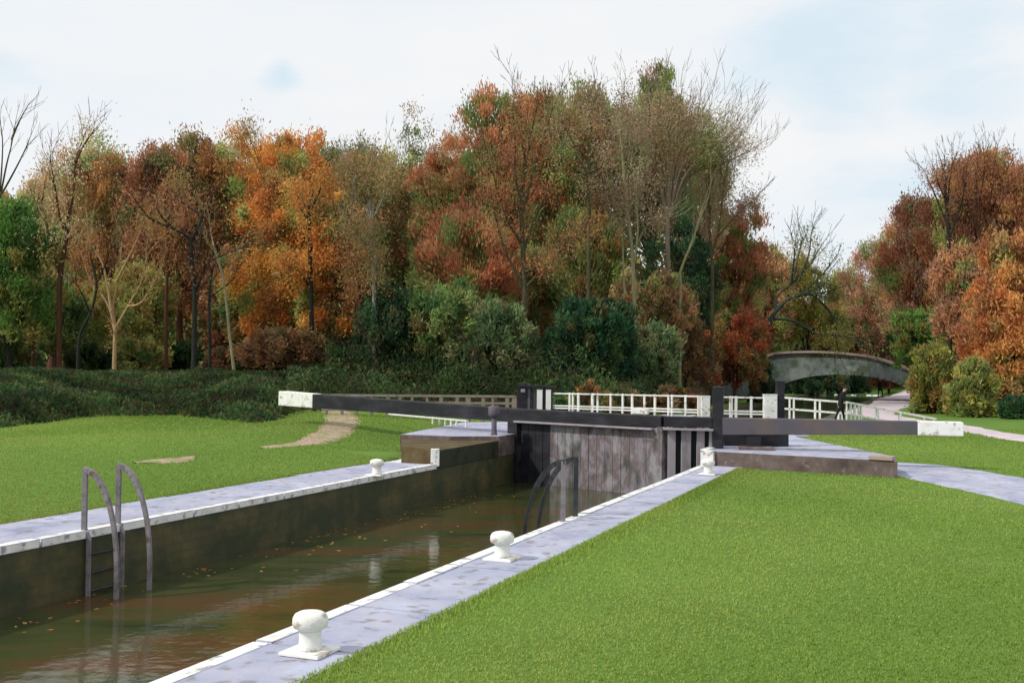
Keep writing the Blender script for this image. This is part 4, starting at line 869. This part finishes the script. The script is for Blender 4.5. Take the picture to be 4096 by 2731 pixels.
# the floor of the wood
M['floor'] = mat('leaf_litter', [q(48, 52, 28), q(70, 60, 34), q(92, 70, 40)], scale=1.2, rough=.95, bump=.8, bscale=10, dist=.06, second=(q(104, 66, 34), 4, .55, .8))
def floor():
    V = []; Fc = []; ss = np.linspace(-.9, .34, 150); ts = np.concatenate([np.arange(.8, 20, .7), np.arange(20, 75, 3)])
    for a in ss:
        e_ = float(np.interp(a, ES, EY))
        for t_ in ts:
            y = e_ + t_; x = a * y; w = (x - RP.x) * NR.x + (y - RP.y) * NR.y
            if w > -CW - 2.2: x -= (w + CW + 2.2) * 1.08
            V.append((x, y, HT(x, y) + .05 - (.12 if t_ < 1 else 0)))
    k = len(ts)
    for i in range(len(ss) - 1):
        for j in range(k - 1): Fc.append((i * k + j, (i + 1) * k + j, (i + 1) * k + j + 1, i * k + j + 1))
    me = bpy.data.meshes.new('woodland_floor'); me.from_pydata(V, [], Fc); me.materials.append(M['floor']); me.update(); tag(link('woodland_floor', me), kind='structure')
floor()
drawn('dark trunk showing through the orange beech', 59, [[(1248, 1560), (1246, 1250), (1240, 1000), (1236, 820)], [(1238, 900), (1200, 820), (1180, 740)], [(1237, 850), (1280, 760), (1300, 700)], [(1244, 1150), (1190, 1080), (1140, 1040)]], 'dark', .17, 'orange', 2500, twL=1.2)
drawn('brown thin tree behind the black-green forked tree', 60, [[(668, 1505), (664, 1250), (672, 1000), (660, 800)], [(668, 1050), (620, 930), (600, 840)], [(666, 900), (700, 800), (712, 700)]], 'brown', .12, 'rust', 1500, twL=1.2)
drawn('brown crooked tree in the left wood beside the green edge tree', 59, [[(130, 1500), (136, 1250), (120, 1050), (140, 850)], [(124, 1080), (80, 980), (60, 880)], [(136, 900), (170, 800), (180, 720)]], 'brown', .13, 'rustpale', 1200, twL=1.2)
drawn('grey-green slim trunk between orange wood and blue-grey trunk', 60, [[(1400, 1555), (1396, 1300), (1404, 1050), (1396, 900)], [(1400, 1000), (1360, 920), (1340, 850)], [(1398, 950), (1430, 860), (1440, 800)]], 'olive', .13, 'brolive', 2500, twL=1.2)
# undergrowth on the bank (nobody could count it) and the mass of wood behind
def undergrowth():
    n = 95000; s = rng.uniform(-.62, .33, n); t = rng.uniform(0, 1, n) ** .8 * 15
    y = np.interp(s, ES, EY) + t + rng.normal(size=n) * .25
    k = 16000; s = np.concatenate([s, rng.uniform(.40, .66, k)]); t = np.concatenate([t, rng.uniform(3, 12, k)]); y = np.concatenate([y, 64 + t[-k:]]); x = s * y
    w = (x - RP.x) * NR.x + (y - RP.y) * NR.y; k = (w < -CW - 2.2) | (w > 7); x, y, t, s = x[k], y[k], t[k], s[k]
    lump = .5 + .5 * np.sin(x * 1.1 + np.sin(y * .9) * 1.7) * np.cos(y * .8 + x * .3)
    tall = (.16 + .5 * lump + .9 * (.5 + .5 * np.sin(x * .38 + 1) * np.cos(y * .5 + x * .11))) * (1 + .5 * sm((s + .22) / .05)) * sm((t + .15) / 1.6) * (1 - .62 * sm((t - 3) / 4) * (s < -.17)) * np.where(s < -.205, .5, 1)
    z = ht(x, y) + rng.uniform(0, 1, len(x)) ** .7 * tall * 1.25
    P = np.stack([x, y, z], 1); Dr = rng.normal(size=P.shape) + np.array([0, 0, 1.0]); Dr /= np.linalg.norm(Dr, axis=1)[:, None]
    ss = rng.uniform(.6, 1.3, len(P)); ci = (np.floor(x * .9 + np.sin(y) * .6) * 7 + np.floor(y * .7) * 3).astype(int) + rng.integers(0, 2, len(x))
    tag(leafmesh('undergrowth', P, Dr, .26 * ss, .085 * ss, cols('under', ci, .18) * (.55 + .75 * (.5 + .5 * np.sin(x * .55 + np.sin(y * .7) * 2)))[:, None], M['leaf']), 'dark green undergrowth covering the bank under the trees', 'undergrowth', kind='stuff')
undergrowth()
def wood_mass():
    n = 90000; px = rng.uniform(-700, 4800, n); d = rng.uniform(100, 112, n)
    sky_ = np.interp(px, [-700, 0, 400, 1100, 1600, 1750, 2000, 2300, 2700, 2880, 3000, 3100, 3330, 3450, 3600, 3900, 4100, 4800], [760, 760, 740, 620, 740, 720, 560, 440, 500, 760, 980, 1100, 1240, 1180, 900, 720, 800, 800])
    lo = 1530.0; y = sky_ + 40 * np.sin(px * .02) + (lo - sky_) * rng.uniform(0, 1, n) ** .9
    hz = HOR + math.tan(ROLL) * (px - 2048); dd = d + np.where(px > 2900, 18, 0)
    P = np.stack([(px - 2048) / F * dd, dd, EYE - (y - hz) / F * dd], 1)
    P[:, 2] = np.maximum(P[:, 2], ht(P[:, 0], P[:, 1]))
    Dr = rng.normal(size=P.shape) + np.array([0, 0, .8]); Dr /= np.linalg.norm(Dr, axis=1)[:, None]
    ci = (np.floor(P[:, 0] / 2.3) * 5 + np.floor(P[:, 2] / 2.1) * 3).astype(int); ss = rng.uniform(.6, 1.3, n)
    lf = px < 1700
    Cc = np.where(lf[:, None], cols('brown', ci, .15), np.where((px > 3300)[:, None], cols('darkred', ci, .15), cols('brolive', ci, .15)))
    tag(leafmesh('distant_wood', P, Dr, .95 * ss, .38 * ss, Cc, M['leaf']), 'far mass of brown autumn wood behind the nearer trees', 'wood', kind='stuff')
wood_mass()

# ------------------------------------------------------------ grass blades
def blades():
    n = 430000; dist = 6.2 + 38 * rng.uniform(0, 1, n) ** 1.7; s = rng.uniform(-.50, .50, n); x = s * dist; y = dist
    ne = 26000; ue = rng.uniform(-4, 19, ne); we = np.where(rng.uniform(0, 1, ne) < .65, CR + rng.exponential(.09, ne) - .02, -CW - CL - rng.exponential(.09, ne) + .02)     # ragged tufts hanging over the paving
    x = np.concatenate([x, RP.x + DIR.x * ue + NR.x * we]); y = np.concatenate([y, RP.y + DIR.y * ue + NR.y * we]); edge = np.arange(n + ne) >= n
    w = (x - RP.x) * NR.x + (y - RP.y) * NR.y; u = (x - RP.x) * DIR.x + (y - RP.y) * DIR.y
    k = ((w > CR - .06) | (w < -CW - CL + .06)) & (y < edge_y(x, y) + 1)
    def inpoly(x, y, poly):
        c = np.zeros(len(x), bool)
        for i in range(len(poly)):
            a, b = poly[i], poly[i - 1]; c ^= ((a.y > y) != (b.y > y)) & (x < (b.x - a.x) * (y - a.y) / (b.y - a.y + 1e-9) + a.x)
        return c
    k &= ~inpoly(x, y, [A, B, Bp, P_, Q]) & ~inpoly(x, y, wedge) & ~inpoly(x, y, [LB, LA, left_at(31), LB + Vector((-2, 2, 0))])
    pl = [(G(3480, 1862), G(3620, 1868)), (G(3620, 1868), G(3850, 1910)), (G(3850, 1910), G(4096, 1965)), (G(4096, 1965), G(4500, 2060))]
    for a, b in pl:
        dx, dy = b.x - a.x, b.y - a.y; tt = np.clip(((x - a.x) * dx + (y - a.y) * dy) / (dx * dx + dy * dy), 0, 1)
        k &= np.hypot(x - a.x - tt * dx, y - a.y - tt * dy) > 1.36
    for i in range(len(tow) - 1):
        a, b = tow[i], tow[i + 1]; dx, dy = b.x - a.x, b.y - a.y; tt = np.clip(((x - a.x) * dx + (y - a.y) * dy) / (dx * dx + dy * dy), 0, 1)
        k &= np.hypot(x - a.x - tt * dx, y - a.y - tt * dy) > 1.0
    x, y, edge = x[k], y[k], edge[k]; m = len(x); L = (.026 + .0008 * y) * rng.uniform(.6, 1.4, m) * np.where(edge, 1.9, 1)
    P = np.stack([x, y, ht(x, y) + L * .3], 1); Dr = rng.normal(size=P.shape) * .4 + np.array([0, 0, 1.0]); Dr /= np.linalg.norm(Dr, axis=1)[:, None]
    base = np.array([lin((116, 142, 60)), lin((122, 148, 64)), lin((128, 148, 68)), lin((108, 136, 54))])
    v = .5 + .5 * np.sin(x * .35 + np.sin(y * .3)) ; ci = (v * 2.9 + rng.uniform(0, 1, m)).astype(int) % 4
    C = base[ci] * np.array([1.42, 1.30, 1.55]) * (.88 + .24 * (.5 + .5 * np.sin(x * .21 + np.sin(y * .17) * 2)))[:, None] * (1 + rng.normal(size=(m, 1)) * .05)
    tag(leafmesh('grass', P, Dr, L, .006 + .00055 * y, C, M['blade']), 'short mown green grass of the lawns beside the lock', 'grass', kind='stuff')
blades()

# fallen leaves floating on the water
def floating():
    n = 150; u = rng.uniform(-3, 19, n); w = -CW + .08 + rng.exponential(.5, n); w = np.minimum(w, -.1); P = np.stack([RP.x + DIR.x * u + NR.x * w, RP.y + DIR.y * u + NR.y * w, np.full(n, WATER + .006)], 1)
    a = rng.uniform(0, 6.28, n); V = []; Fc = []
    for i in range(n):
        L = rng.uniform(.03, .06); c, sn = math.cos(a[i]), math.sin(a[i]); x, y, z = P[i]
        for p, q_ in ((-L, 0), (0, L * .5), (L, 0), (0, -L * .5)): V.append((x + p * c - q_ * sn, y + p * sn + q_ * c, z))
        Fc.append((4 * i, 4 * i + 3, 4 * i + 2, 4 * i + 1))
    me = bpy.data.meshes.new('fallen_leaves'); me.from_pydata(V, [], Fc); ca = me.color_attributes.new('Col', 'FLOAT_COLOR', 'POINT')
    C = np.ones((n, 4, 4)); C[:, :, :3] = cols('orange', rng.integers(0, 40, n))[:, None, :]; ca.data.foreach_set('color', C.astype(np.float32).ravel()); me.materials.append(M['leaf'])
    tag(link('fallen_leaves', me), 'scattered autumn leaves floating on the lock water', 'leaves', kind='stuff')
floating()
